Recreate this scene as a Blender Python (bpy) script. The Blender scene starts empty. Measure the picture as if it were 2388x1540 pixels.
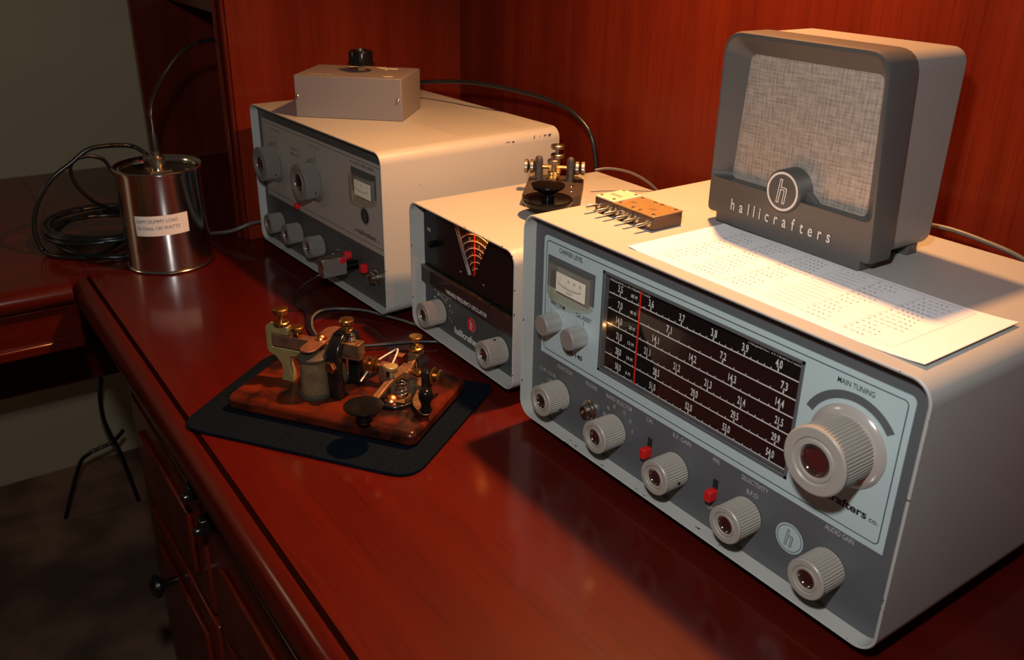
import bpy, bmesh, math, random
from mathutils import Matrix, Vector, Euler
random.seed(7)
PI = math.pi
R = math.radians
sc = bpy.context.scene
col = sc.collection
DZ = 0.76                                   # height of the desk top above the floor

# ------------------------------------------------------------------ camera, light, exposure
cd = bpy.data.cameras.new('camera'); cam = bpy.data.objects.new('camera', cd); col.objects.link(cam)
cam.location = (0.5305, -0.3899, 0.3844 + DZ)
cam.rotation_euler = (R(65.6003), R(-0.9294), R(54.7448))
cd.sensor_width = 36; cd.lens = 31.764; cd.clip_start = 0.01
cd.dof.use_dof = True; cd.dof.focus_distance = 0.72; cd.dof.aperture_fstop = 15
sc.camera = cam
sc.cycles.blur_glossy = 0.15
w = bpy.data.worlds.new('world'); sc.world = w; w.use_nodes = True
w.node_tree.nodes['Background'].inputs[0].default_value = (1.0, 0.80, 0.58, 1)
w.node_tree.nodes['Background'].inputs[1].default_value = 0.032
sc.view_settings.view_transform = 'Standard'; sc.view_settings.look = 'None'
sc.view_settings.exposure = 0; sc.view_settings.gamma = 1; sc.view_settings.use_curve_mapping = False

def light(name, kind, loc, power, color, size=0.05, rot=None, **kw):
    l = bpy.data.lights.new(name, kind); l.energy = power; l.color = color
    if kind == 'AREA': l.shape = 'DISK'; l.size = size
    else: l.shadow_soft_size = size
    for k, v in kw.items(): setattr(l, k, v)
    o = bpy.data.objects.new(name, l); col.objects.link(o); o.location = loc
    if rot is not None: o.rotation_euler = rot
    return o
# the camera's flash, just above the lens, and the warm lamp under the hutch shelf
light('camera_flash', 'AREA', (0.455, -0.378, 0.484 + DZ), 2.95, (1.0, 0.97, 0.94), 0.035, (R(63), 0, R(54.7)))
light('hutch_lamp', 'AREA', (-0.005, 0.172, 0.705 + DZ), 5.0, (1.0, 0.43, 0.14), 0.036, (R(-20), 0, 0), spread=R(118))

light('room_lamp', 'POINT', (-1.05, -1.15, 0.55 + DZ), 2.2, (1.0, 0.76, 0.48), 0.12)

# ------------------------------------------------------------------ materials
def mat(name, c, rough=0.5, metal=0.0, coat=0.0, bump=None, var=None, spec=0.5, trans=None, emis=None):
    """bump=(scale,strength) noise; var=(scale, colour2, contrast) noise colour variation"""
    m = bpy.data.materials.new(name); m.use_nodes = True
    nt = m.node_tree; b = nt.nodes['Principled BSDF']
    b.inputs['Base Color'].default_value = (*c, 1); b.inputs['Roughness'].default_value = rough
    b.inputs['Metallic'].default_value = metal; b.inputs['Coat Weight'].default_value = coat
    b.inputs['Coat Roughness'].default_value = 0.12
    b.inputs['Specular IOR Level'].default_value = spec
    if emis: b.inputs['Emission Color'].default_value = (*emis[0], 1); b.inputs['Emission Strength'].default_value = emis[1]
    tc = None
    if bump or var: tc = nt.nodes.new('ShaderNodeTexCoord')
    if bump:
        n = nt.nodes.new('ShaderNodeTexNoise'); n.inputs['Scale'].default_value = bump[0]; n.inputs['Detail'].default_value = 3
        nt.links.new(tc.outputs['Object'], n.inputs['Vector'])
        bp = nt.nodes.new('ShaderNodeBump'); bp.inputs['Strength'].default_value = bump[1]; bp.inputs['Distance'].default_value = 0.0008
        nt.links.new(n.outputs[0], bp.inputs['Height']); nt.links.new(bp.outputs[0], b.inputs['Normal'])
    if var:
        n = nt.nodes.new('ShaderNodeTexNoise'); n.inputs['Scale'].default_value = var[0]; n.inputs['Detail'].default_value = 4
        nt.links.new(tc.outputs['Object'], n.inputs['Vector'])
        r = nt.nodes.new('ShaderNodeValToRGB'); r.color_ramp.elements[0].position = 0.5 - var[2]; r.color_ramp.elements[1].position = 0.5 + var[2]
        r.color_ramp.elements[0].color = (*c, 1); r.color_ramp.elements[1].color = (*var[1], 1)
        nt.links.new(n.outputs[0], r.inputs[0]); nt.links.new(r.outputs[0], b.inputs['Base Color'])
    return m

def wood(name, c1, c2, axis, rough=0.25, coat=0.5, scale=1.0, patch=None, stretch=26, pores=0.45):
    m = bpy.data.materials.new(name); m.use_nodes = True
    nt = m.node_tree; b = nt.nodes['Principled BSDF']
    tc = nt.nodes.new('ShaderNodeTexCoord'); mp = nt.nodes.new('ShaderNodeMapping')
    s = [stretch * scale] * 3; s[axis] = 1.6 * scale; mp.inputs['Scale'].default_value = s
    nt.links.new(tc.outputs['Object'], mp.inputs['Vector'])
    n = nt.nodes.new('ShaderNodeTexNoise'); n.inputs['Scale'].default_value = 1.0; n.inputs['Detail'].default_value = 6; n.inputs['Distortion'].default_value = 0.6
    nt.links.new(mp.outputs[0], n.inputs['Vector'])
    r = nt.nodes.new('ShaderNodeValToRGB'); r.color_ramp.elements[0].position = 0.32; r.color_ramp.elements[1].position = 0.68
    r.color_ramp.elements[0].color = (*c2, 1); r.color_ramp.elements[1].color = (*c1, 1)
    nt.links.new(n.outputs[0], r.inputs[0])
    # fine dark pores along the grain
    mp2 = nt.nodes.new('ShaderNodeMapping'); s2 = [420 * scale] * 3; s2[axis] = 14 * scale; mp2.inputs['Scale'].default_value = s2
    nt.links.new(tc.outputs['Object'], mp2.inputs['Vector'])
    n2 = nt.nodes.new('ShaderNodeTexNoise'); n2.inputs['Scale'].default_value = 1.0; n2.inputs['Detail'].default_value = 2
    nt.links.new(mp2.outputs[0], n2.inputs['Vector'])
    r2 = nt.nodes.new('ShaderNodeValToRGB'); r2.color_ramp.elements[0].position = 0.33; r2.color_ramp.elements[1].position = 0.47
    r2.color_ramp.elements[0].color = (0.55, 0.5, 0.5, 1); r2.color_ramp.elements[1].color = (1, 1, 1, 1)
    nt.links.new(n2.outputs[0], r2.inputs[0])
    mx = nt.nodes.new('ShaderNodeMix'); mx.data_type = 'RGBA'; mx.blend_type = 'MULTIPLY'; mx.inputs[0].default_value = pores
    nt.links.new(r.outputs[0], mx.inputs[6]); nt.links.new(r2.outputs[0], mx.inputs[7])
    out = mx.outputs[2]
    if patch:
        n3 = nt.nodes.new('ShaderNodeTexNoise'); n3.inputs['Scale'].default_value = patch[0]; n3.inputs['Detail'].default_value = 5
        nt.links.new(tc.outputs['Object'], n3.inputs['Vector'])
        r3 = nt.nodes.new('ShaderNodeValToRGB'); r3.color_ramp.elements[0].position = 0.40; r3.color_ramp.elements[1].position = 0.56
        nt.links.new(n3.outputs[0], r3.inputs[0])
        m3 = nt.nodes.new('ShaderNodeMix'); m3.data_type = 'RGBA'; nt.links.new(r3.outputs[0], m3.inputs[0])
        m3.inputs[6].default_value = (*patch[1], 1); nt.links.new(out, m3.inputs[7]); out = m3.outputs[2]
    nt.links.new(out, b.inputs['Base Color'])
    b.inputs['Roughness'].default_value = rough; b.inputs['Coat Weight'].default_value = coat; b.inputs['Coat Roughness'].default_value = 0.14; b.inputs['Specular IOR Level'].default_value = 0.1
    bp = nt.nodes.new('ShaderNodeBump'); bp.inputs['Strength'].default_value = 0.12; bp.inputs['Distance'].default_value = 0.0004
    nt.links.new(n2.outputs[0], bp.inputs['Height']); nt.links.new(bp.outputs[0], b.inputs['Normal'])
    return m

def clear(name, tint, amount=0.9, rough=0.03):
    """thin clear plastic or glass: see-through with a glossy skin"""
    m = bpy.data.materials.new(name); m.use_nodes = True; nt = m.node_tree; nt.nodes.clear()
    o = nt.nodes.new('ShaderNodeOutputMaterial'); t = nt.nodes.new('ShaderNodeBsdfTransparent'); g = nt.nodes.new('ShaderNodeBsdfGlossy')
    f = nt.nodes.new('ShaderNodeFresnel'); f.inputs[0].default_value = 1.45; d = nt.nodes.new('ShaderNodeBsdfDiffuse')
    t.inputs[0].default_value = (*tint, 1); d.inputs[0].default_value = (*tint, 1); g.inputs['Roughness'].default_value = rough
    m1 = nt.nodes.new('ShaderNodeMixShader'); m1.inputs[0].default_value = 1 - amount
    nt.links.new(t.outputs[0], m1.inputs[1]); nt.links.new(d.outputs[0], m1.inputs[2])
    m2 = nt.nodes.new('ShaderNodeMixShader'); nt.links.new(f.outputs[0], m2.inputs[0])
    ge = nt.nodes.new('ShaderNodeNewGeometry'); io = nt.nodes.new('ShaderNodeMapRange'); io.inputs['To Min'].default_value = 1.45; io.inputs['To Max'].default_value = 1 / 1.45
    nt.links.new(ge.outputs['Backfacing'], io.inputs['Value']); nt.links.new(io.outputs[0], f.inputs[0])
    nt.links.new(m1.outputs[0], m2.inputs[1]); nt.links.new(g.outputs[0], m2.inputs[2]); nt.links.new(m2.outputs[0], o.inputs[0])
    return m

def case_paint(name, c, vent=None):
    """grey enamel: dark chips along the front rim (local y near 0), optional row pattern of vent holes on the lid"""
    m = mat(name, c, 0.42, 0, 0.15, bump=(900, 0.12))
    nt = m.node_tree; b = nt.nodes['Principled BSDF']
    tc = nt.nodes.new('ShaderNodeTexCoord'); sx = nt.nodes.new('ShaderNodeSeparateXYZ'); nt.links.new(tc.outputs['Object'], sx.inputs[0])
    def mth(op, a, bb=None):
        n = nt.nodes.new('ShaderNodeMath'); n.operation = op
        for i, v in enumerate((a, bb)):
            if v is None: continue
            if isinstance(v, (int, float)): n.inputs[i].default_value = v
            else: nt.links.new(v, n.inputs[i])
        return n.outputs[0]
    nz = nt.nodes.new('ShaderNodeTexNoise'); nz.inputs['Scale'].default_value = 210; nz.inputs['Detail'].default_value = 2; nt.links.new(tc.outputs['Object'], nz.inputs['Vector'])
    nl = nt.nodes.new('ShaderNodeTexNoise'); nl.inputs['Scale'].default_value = 26; nt.links.new(tc.outputs['Object'], nl.inputs['Vector'])
    near = mth('LESS_THAN', sx.outputs[1], 0.0013)
    chip = mth('MULTIPLY', mth('GREATER_THAN', mth('ADD', nz.outputs[0], mth('MULTIPLY', nl.outputs[0], 0.5)), 0.955), near)
    nz2 = nt.nodes.new('ShaderNodeTexNoise'); nz2.inputs['Scale'].default_value = 95; nz2.inputs['Detail'].default_value = 3; nt.links.new(tc.outputs['Object'], nz2.inputs['Vector'])
    speck = mth('GREATER_THAN', nz2.outputs[0], 0.83)
    msk = mth('MAXIMUM', chip, speck)
    if vent:
        x0, x1, y0, y1, z0 = vent
        a = mth('MULTIPLY', mth('GREATER_THAN', sx.outputs[0], x0), mth('LESS_THAN', sx.outputs[0], x1))
        a2 = mth('MULTIPLY', mth('GREATER_THAN', sx.outputs[1], y0), mth('LESS_THAN', sx.outputs[1], y1))
        fx = mth('LESS_THAN', mth('ABSOLUTE', mth('SUBTRACT', mth('FRACT', mth('MULTIPLY', sx.outputs[0], 220)), 0.5)), 0.26)
        fy = mth('LESS_THAN', mth('ABSOLUTE', mth('SUBTRACT', mth('FRACT', mth('MULTIPLY', sx.outputs[1], 220)), 0.5)), 0.26)
        a = mth('MULTIPLY', mth('MULTIPLY', a, a2), mth('MULTIPLY', mth('MULTIPLY', fx, fy), mth('GREATER_THAN', sx.outputs[2], z0)))
        msk = mth('MAXIMUM', msk, mth('MULTIPLY', a, 0.30))
    mx = nt.nodes.new('ShaderNodeMix'); mx.data_type = 'RGBA'; nt.links.new(msk, mx.inputs[0])
    mx.inputs[6].default_value = (*c, 1); mx.inputs[7].default_value = (0.02, 0.016, 0.014, 1)
    nt.links.new(mx.outputs[2], b.inputs['Base Color'])
    return m

M = {}
M['case'] = case_paint('grey_enamel', (0.40, 0.405, 0.385))
M['caseT'] = case_paint('grey_enamel_vented', (0.40, 0.405, 0.385), vent=(0.13, 0.29, 0.105, 0.195, 0.178))
M['panel_dark'] = mat('dark_grey_panel', (0.088, 0.094, 0.102), 0.45, bump=(700, .1))
M['panel_T'] = mat('dark_green_grey_panel', (0.052, 0.058, 0.058), 0.45)
M['plate_blue'] = mat('pale_blue_plate', (0.40, 0.50, 0.51), 0.42)
M['plate_grey'] = mat('warm_grey_plate', (0.35, 0.315, 0.28), 0.5, bump=(900, .15))
M['black'] = mat('black_print', (0.012, 0.012, 0.014), 0.5)
M['white'] = mat('white_print', (0.75, 0.75, 0.72), 0.5)
M['card'] = mat('white_scale_card', (0.92, 0.90, 0.86), 0.6)
M['greyprint'] = mat('grey_print', (0.42, 0.42, 0.42), 0.5)
M['fadeprint'] = mat('faded_print', (0.12, 0.115, 0.11), 0.5)
M['dimprint'] = mat('dim_print', (0.13, 0.13, 0.13), 0.5)
M['dial_black'] = mat('black_dial', (0.008, 0.006, 0.006), 0.5, spec=.2)
M['gloss_black'] = mat('gloss_black', (0.006, 0.006, 0.006), 0.2, 0, 0.0, spec=.3)
M['knob'] = mat('beige_grey_knob_plastic', (0.31, 0.285, 0.25), 0.38, bump=(600, .06))
M['knob_grey'] = mat('grey_knob_plastic', (0.185, 0.168, 0.148), 0.4)
M['knob_alu'] = mat('matt_aluminium', (0.46, 0.45, 0.43), 0.42, 0.65, bump=(900, .2))
M['cap'] = mat('polished_insert', (0.42, 0.38, 0.34), 0.12, 0.95)
M['cap_center'] = mat('dished_mirror_center', (0.30, 0.20, 0.18), 0.07, 0.95)
M['red'] = mat('red_plastic', (0.55, 0.012, 0.012), 0.35)
M['sparkle'] = mat('crinkled_silver', (0.52, 0.51, 0.50), 0.35, 0.85, bump=(420, 1.0))
M['redline'] = mat('red_pointer', (0.85, 0.02, 0.01), 0.4)
M['redprint'] = mat('red_badge', (0.60, 0.02, 0.02), 0.35)
M['nickel'] = mat('nickel', (0.55, 0.50, 0.42), 0.25, 1.0)
M['chrome'] = mat('chrome', (0.70, 0.69, 0.67), 0.15, 1.0)
M['dullchrome'] = mat('dull_nickel', (0.40, 0.37, 0.33), 0.38, 1.0, var=(160, (0.22, 0.17, 0.12), 0.15))
M['brass'] = mat('aged_brass', (0.62, 0.40, 0.13), 0.30, 1.0, bump=(500, .15), var=(90, (0.38, 0.20, 0.06), 0.22))
M['brass_dull'] = mat('dull_yellow_brass', (0.55, 0.44, 0.19), 0.42, 0.7, var=(120, (0.42, 0.33, 0.14), 0.2))
M['brown_metal'] = mat('browned_metal', (0.15, 0.070, 0.045), 0.42, 0.6, bump=(400, .25), var=(110, (0.28, 0.12, 0.07), 0.2))
M['lever'] = mat('tarnished_lever_brass', (0.34, 0.20, 0.11), 0.45, 0.8, bump=(450, .4), var=(140, (0.16, 0.08, 0.04), 0.2))
M['copper'] = mat('copper', (0.72, 0.27, 0.12), 0.3, 1.0)
M['coil_cloth'] = mat('fabric_coil_wrap', (0.095, 0.058, 0.028), 0.9, bump=(900, .8), var=(130, (0.15, 0.090, 0.042), 0.2), spec=.2)
M['coil_end'] = mat('grey_coil_flange', (0.030, 0.027, 0.023), 0.55, var=(80, (0.055, 0.038, 0.025), 0.2), spec=.3)
M['black_enamel'] = mat('black_enamel', (0.006, 0.006, 0.006), 0.22, 0, 0.1, spec=.4)
M['bakelite'] = mat('black_bakelite', (0.004, 0.004, 0.004), 0.20, 0, 0.0, spec=.22)
M['crackle'] = mat('brown_crackle_casting', (0.060, 0.045, 0.035), 0.45, 0.3, bump=(520, 1.0))
M['crackle_post'] = mat('dark_crackle_post', (0.05, 0.045, 0.042), 0.45, 0.2, bump=(700, .9))
M['rubber'] = mat('black_rubber', (0.012, 0.012, 0.013), 0.45)
M['cable'] = mat('black_cable_jacket', (0.010, 0.010, 0.011), 0.28)
M['cable_grey'] = mat('grey_cable_jacket', (0.10, 0.095, 0.085), 0.35)
M['wire_white'] = mat('white_wire', (0.55, 0.48, 0.40), 0.4)
M['mat'] = mat('black_foam_mat', (0.0022, 0.0038, 0.0070), 0.95, bump=(1600, .6), var=(1100, (0.0055, 0.009, 0.016), 0.12), spec=.02)
M['paper'] = mat('white_paper', (0.82, 0.83, 0.86), 0.85)
M['ink'] = mat('grey_ink', (0.10, 0.12, 0.16), 0.8)
M['inkline'] = mat('pale_ink_line', (0.42, 0.45, 0.50), 0.8)
M['label'] = mat('white_sticker', (0.80, 0.74, 0.70), 0.6)
M['steel'] = mat('bright_tin_plate', (0.66, 0.63, 0.60), 0.17, 1.0)
M['speaker_front'] = mat('charcoal_speaker_plastic', (0.066, 0.066, 0.066), 0.36)
M['speaker_case'] = mat('grey_speaker_enamel', (0.235, 0.225, 0.22), 0.42, bump=(900, .1))
M['speaker_text'] = mat('raised_light_lettering', (0.58, 0.55, 0.52), 0.45)
M['box_grey'] = mat('grey_hammer_enamel', (0.20, 0.18, 0.175), 0.42, bump=(1200, .25))
M['decal'] = mat('ivory_decal', (0.80, 0.72, 0.58), 0.5)
M['crystal_brown'] = mat('brown_bakelite', (0.075, 0.025, 0.015), 0.25, 0, 0.3)
M['crystal_plate'] = mat('brass_cover_plate', (0.38, 0.27, 0.12), 0.40, 0.6, bump=(300, .3), var=(110, (0.38, 0.24, 0.09), 0.18))
M['crystal_plate2'] = mat('tinned_cover_plate', (0.74, 0.68, 0.52), 0.42, 0.4, bump=(300, .3))
M['clearplastic'] = clear('clear_yellowed_plastic', (0.97, 0.94, 0.86), 0.965)
M['glass'] = clear('thin_glass', (0.97, 0.97, 0.97), 1.0)
M['smoke'] = clear('smoked_plastic', (0.24, 0.17, 0.15), 0.86, 0.08)
M['skirt'] = mat('frosted_clear_skirt', (0.50, 0.46, 0.43), 0.15, 0.35)
M['desk'] = wood('red_mahogany_top', (0.070, 0.0034, 0.0010), (0.052, 0.0024, 0.0008), 0, 0.45, 0.8, 1.0)
M['desk_y'] = wood('red_mahogany_return', (0.085, 0.0062, 0.0022), (0.055, 0.0045, 0.0016), 1, 0.35, 0.6, 1.0)
M['panelwood'] = wood('red_mahogany_panel', (0.190, 0.019, 0.0045), (0.135, 0.0115, 0.003), 2, 0.42, 0.15, 1.3)
M['cabwood'] = wood('dark_mahogany_cabinet', (0.130, 0.013, 0.005), (0.075, 0.0075, 0.003), 2, 0.35, 0.3, 1.0)
M['basewood'] = wood('worn_varnished_board', (0.110, 0.0160, 0.0055), (0.045, 0.0070, 0.0030), 0, 0.30, 0.3, 2.6, patch=(34, (0.012, 0.0045, 0.003)), pores=.8)
M['groove'] = mat('dark_groove', (0.006, 0.0012, 0.0008), 0.9, spec=0.0)
M['nosing'] = wood('shaded_mahogany_edge', (0.064, 0.0034, 0.0010), (0.046, 0.0024, 0.0008), 0, 0.45, 0.45, 1.0)  # desk wood toned darker: shade on the rounded edge put into the colour
M['wall'] = mat('olive_grey_wall', (0.48, 0.40, 0.28), 0.9, bump=(300, .1))
M['carpet'] = mat('brown_carpet', (0.10, 0.056, 0.040), 1.0, bump=(500, 1.0), var=(6, (0.24, 0.14, 0.095), 0.10))
M['darkmetal'] = mat('dark_knob_metal', (0.07, 0.065, 0.06), 0.25, 0.9)
M['rail'] = mat('grey_drawer_rail', (0.11, 0.10, 0.09), 0.4, 0.5)
M['shadowgap'] = mat('black_recess', (0.004, 0.004, 0.004), 0.9)

def grille_cloth():
    m = mat('woven_grille_cloth', (0.36, 0.31, 0.26), 0.4, 0.45)
    nt = m.node_tree; b = nt.nodes['Principled BSDF']; tc = nt.nodes.new('ShaderNodeTexCoord')
    hs = []
    for sc_, dist in (((60, 1, 620), 0), ((520, 1, 90), 0)):
        mp = nt.nodes.new('ShaderNodeMapping'); mp.inputs['Scale'].default_value = sc_; nt.links.new(tc.outputs['Object'], mp.inputs[0])
        n = nt.nodes.new('ShaderNodeTexNoise'); n.inputs['Scale'].default_value = 1; n.inputs['Detail'].default_value = 2; nt.links.new(mp.outputs[0], n.inputs['Vector']); hs.append(n.outputs[0])
    sx = nt.nodes.new('ShaderNodeSeparateXYZ'); nt.links.new(tc.outputs['Object'], sx.inputs[0])
    gs = []
    for ax, fr in ((0, 330), (2, 400)):
        a = nt.nodes.new('ShaderNodeMath'); a.operation = 'MULTIPLY'; a.inputs[1].default_value = fr; nt.links.new(sx.outputs[ax], a.inputs[0])
        f = nt.nodes.new('ShaderNodeMath'); f.operation = 'FRACT'; nt.links.new(a.outputs[0], f.inputs[0])
        g = nt.nodes.new('ShaderNodeMath'); g.operation = 'LESS_THAN'; g.inputs[1].default_value = 0.30; nt.links.new(f.outputs[0], g.inputs[0]); gs.append(g.outputs[0])
    mxg = nt.nodes.new('ShaderNodeMath'); mxg.operation = 'MAXIMUM'; nt.links.new(gs[0], mxg.inputs[0]); nt.links.new(gs[1], mxg.inputs[1])
    ad = nt.nodes.new('ShaderNodeMath'); ad.operation = 'ADD'; nt.links.new(hs[0], ad.inputs[0]); nt.links.new(hs[1], ad.inputs[1])
    r = nt.nodes.new('ShaderNodeValToRGB'); r.color_ramp.elements[0].position = 0.42; r.color_ramp.elements[1].position = 0.62
    r.color_ramp.elements[0].color = (0.31, 0.275, 0.245, 1); r.color_ramp.elements[1].color = (0.52, 0.47, 0.43, 1)
    h = nt.nodes.new('ShaderNodeMath'); h.operation = 'MULTIPLY'; h.inputs[1].default_value = 0.5; nt.links.new(ad.outputs[0], h.inputs[0]); nt.links.new(h.outputs[0], r.inputs[0])
    mx = nt.nodes.new('ShaderNodeMix'); mx.data_type = 'RGBA'; mm = nt.nodes.new('ShaderNodeMath'); mm.operation = 'MULTIPLY'; mm.inputs[1].default_value = 0.38
    nt.links.new(mxg.outputs[0], mm.inputs[0]); nt.links.new(mm.outputs[0], mx.inputs[0]); nt.links.new(r.outputs[0], mx.inputs[6]); mx.inputs[7].default_value = (0.60, 0.50, 0.42, 1)
    nt.links.new(mx.outputs[2], b.inputs['Base Color'])
    bp = nt.nodes.new('ShaderNodeBump'); bp.inputs['Strength'].default_value = 0.8; bp.inputs['Distance'].default_value = 0.0006
    nt.links.new(mxg.outputs[0], bp.inputs['Height']); nt.links.new(bp.outputs[0], b.inputs['Normal'])
    return m
M['grille'] = grille_cloth()

# ------------------------------------------------------------------ mesh helpers
_tc = {}
def glyphs(s, bold=0.0):
    """flat outline mesh of a string: verts2d, faces, xmin, xmax (baseline at 0, capital height 1)"""
    k = (s, bold)
    if k in _tc: return _tc[k]
    def raw(t, off):
        c = bpy.data.curves.new('t', 'FONT'); c.body = t; c.size = 1; c.offset = off; c.resolution_u = 4
        o = bpy.data.objects.new('t', c); col.objects.link(o)
        me = bpy.data.meshes.new_from_object(o.evaluated_get(bpy.context.evaluated_depsgraph_get()))
        v = [(p.co.x, p.co.y) for p in me.vertices]; f = [list(p.vertices) for p in me.polygons]
        bpy.data.objects.remove(o); bpy.data.curves.remove(c); bpy.data.meshes.remove(me)
        return v, f
    if 'H' not in _tc:
        v, _ = raw('H', 0); _tc['H'] = max(p[1] for p in v)
    v, f = raw(s, bold); h = _tc['H']; v = [(a / h, b / h) for a, b in v]
    _tc[k] = (v, f, min(a for a, b in v), max(a for a, b in v)); return _tc[k]

def spline(pts, n=8):
    P = [Vector(p) for p in pts]; out = []
    for i in range(len(P) - 1):
        p0 = P[max(i - 1, 0)]; p1 = P[i]; p2 = P[i + 1]; p3 = P[min(i + 2, len(P) - 1)]
        for j in range(n):
            t = j / n
            out.append(0.5 * ((2 * p1) + (p2 - p0) * t + (2 * p0 - 5 * p1 + 4 * p2 - p3) * t * t + (3 * p1 - p0 - 3 * p2 + p3) * t ** 3))
    out.append(P[-1]); return out

def axm(axis, loc):
    """matrix whose local +z points along axis, at loc"""
    return Matrix.Translation(loc) @ Vector(axis).normalized().to_track_quat('Z', 'Y').to_matrix().to_4x4()

class MB:
    def __init__(s, X=None): s.v = []; s.f = []; s.m = []; s.X = X
    def add(s, vs, fs, m=0, T=None):
        b = len(s.v)
        for p in vs:
            p = Vector(p)
            if T is not None: p = T @ p
            if s.X is not None: p = s.X @ p
            s.v.append(p)
        for f in fs: s.f.append([b + i for i in f]); s.m.append(m)
        return s
    def box(s, x0, x1, y0, y1, z0, z1, m=0, T=None, bev=0.0):
        if bev > 0:
            bm = bmesh.new(); bmesh.ops.create_cube(bm, size=1)
            for v in bm.verts: v.co = ((x0 + x1) / 2 + v.co.x * (x1 - x0), (y0 + y1) / 2 + v.co.y * (y1 - y0), (z0 + z1) / 2 + v.co.z * (z1 - z0))
            bmesh.ops.bevel(bm, geom=bm.edges[:], offset=bev, segments=3, profile=0.5, affect='EDGES')
            bm.verts.index_update(); vs = [v.co.copy() for v in bm.verts]; fs = [[v.index for v in f.verts] for f in bm.faces]; bm.free()
            return s.add(vs, fs, m, T)
        vs = [(x, y, z) for x in (x0, x1) for y in (y0, y1) for z in (z0, z1)]
        return s.add(vs, [(0, 1, 3, 2), (4, 6, 7, 5), (0, 4, 5, 1), (2, 3, 7, 6), (0, 2, 6, 4), (1, 5, 7, 3)], m, T)
    def lathe(s, prof, m=0, T=None, seg=40, flute=None):
        """profile [(r,z)] about local z; flute(i, j) -> radius factor"""
        vs = []; fs = []
        for j, (r, z) in enumerate(prof):
            for i in range(seg):
                a = 2 * PI * i / seg; rr = r * (flute(i, j) if flute else 1)
                vs.append((rr * math.cos(a), rr * math.sin(a), z))
        for j in range(len(prof) - 1):
            for i in range(seg):
                k = (i + 1) % seg; fs.append((j * seg + i, j * seg + k, (j + 1) * seg + k, (j + 1) * seg + i))
        if prof[0][0] > 1e-7: fs.append(list(range(seg))[::-1])
        if prof[-1][0] > 1e-7: fs.append([(len(prof) - 1) * seg + i for i in range(seg)])
        return s.add(vs, fs, m, T)
    def cyl(s, p, q, r, m=0, seg=20, r2=None):
        p = Vector(p); q = Vector(q); L = (q - p).length
        return s.lathe([(r, 0), (r if r2 is None else r2, L)], m, axm(q - p, p), seg)
    def tube(s, pts, r, m=0, seg=8, closed=False):
        P = [Vector(p) for p in pts]; n = len(P); vs = []; fs = []; up = Vector((0.12, 0.05, 1)).normalized(); prev = None
        for i, p in enumerate(P):
            t = (P[(i + 1) % n] - P[i - 1]) if closed else (P[min(i + 1, n - 1)] - P[max(i - 1, 0)])
            t.normalize()
            if prev is None: a = t.cross(up).normalized()
            else: a = (prev - t * prev.dot(t)).normalized()
            prev = a; b = t.cross(a)
            for k in range(seg):
                an = 2 * PI * k / seg; vs.append(p + a * (r * math.cos(an)) + b * (r * math.sin(an)))
        for i in range(n if closed else n - 1):
            j = (i + 1) % n
            for k in range(seg): l = (k + 1) % seg; fs.append((i * seg + k, j * seg + k, j * seg + l, i * seg + l))
        if not closed: fs.append(list(range(seg))); fs.append([(n - 1) * seg + k for k in range(seg)][::-1])
        return s.add(vs, fs, m)
    def prism(s, poly, pl, a, b, m=0, T=None):
        """polygon in plane pl ('xy','xz','yz') extruded along the third axis from a to b"""
        def P(u, v, w): return {'xy': (u, v, w), 'xz': (u, w, v), 'yz': (w, u, v)}[pl]
        n = len(poly); vs = [P(u, v, a) for u, v in poly] + [P(u, v, b) for u, v in poly]
        fs = [list(range(n))[::-1], list(range(n, 2 * n))] + [(i, (i + 1) % n, n + (i + 1) % n, n + i) for i in range(n)]
        return s.add(vs, fs, m, T)
    def quad(s, x0, x1, z0, z1, y, m=0):
        return s.add([(x0, y, z0), (x1, y, z0), (x1, y, z1), (x0, y, z1)], [(0, 1, 2, 3)], m)
    def text(s, t, x0, x1, z, h, y, m=0, bold=0.0, T=None, mid=False, asp=None, pl='xz', slant=0.0):
        v, f, a, b = glyphs(t, bold)
        if x1 is None: k = h * (asp or 0.7)
        else: k = (x1 - x0) / (b - a)
        if mid: x0 = x0 - k * (b - a) / 2
        pts = []
        for u, vv in v:
            X = x0 + (u - a) * k + slant * vv * h; Z = z + vv * h
            pts.append((X, y, Z) if pl == 'xz' else (X, Z, y))
        return s.add(pts, f, m, T)
    def ring2d(s, cx, cz, r0, r1, y, m=0, a0=0, a1=2 * PI, n=40, sx=1.0):
        vs = []; fs = []
        for i in range(n + 1):
            a = a0 + (a1 - a0) * i / n
            vs += [(cx + r0 * sx * math.cos(a), y, cz + r0 * math.sin(a)), (cx + r1 * sx * math.cos(a), y, cz + r1 * math.sin(a))]
        for i in range(n): fs.append((2 * i, 2 * i + 1, 2 * i + 3, 2 * i + 2))
        return s.add(vs, fs, m)
    def disc2d(s, cx, cz, r, y, m=0, n=32, sx=1.0):
        return s.add([(cx + r * sx * math.cos(2 * PI * i / n), y, cz + r * math.sin(2 * PI * i / n)) for i in range(n)], [list(range(n))], m)
    def frame(s, x0, x1, z0, z1, t, y, m=0, rad=0.0):
        o = rrect(x0, x1, z0, z1, rad, 5) if rad else [(x0, z0), (x1, z0), (x1, z1), (x0, z1)]
        i = rrect(x0 + t, x1 - t, z0 + t, z1 - t, max(rad - t, 1e-5), 5) if rad else [(x0 + t, z0 + t), (x1 - t, z0 + t), (x1 - t, z1 - t), (x0 + t, z1 - t)]
        n = len(o); vs = [(a, y, b) for a, b in o] + [(a, y, b) for a, b in i]
        return s.add(vs, [(k, (k + 1) % n, n + (k + 1) % n, n + k) for k in range(n)], m)
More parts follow.
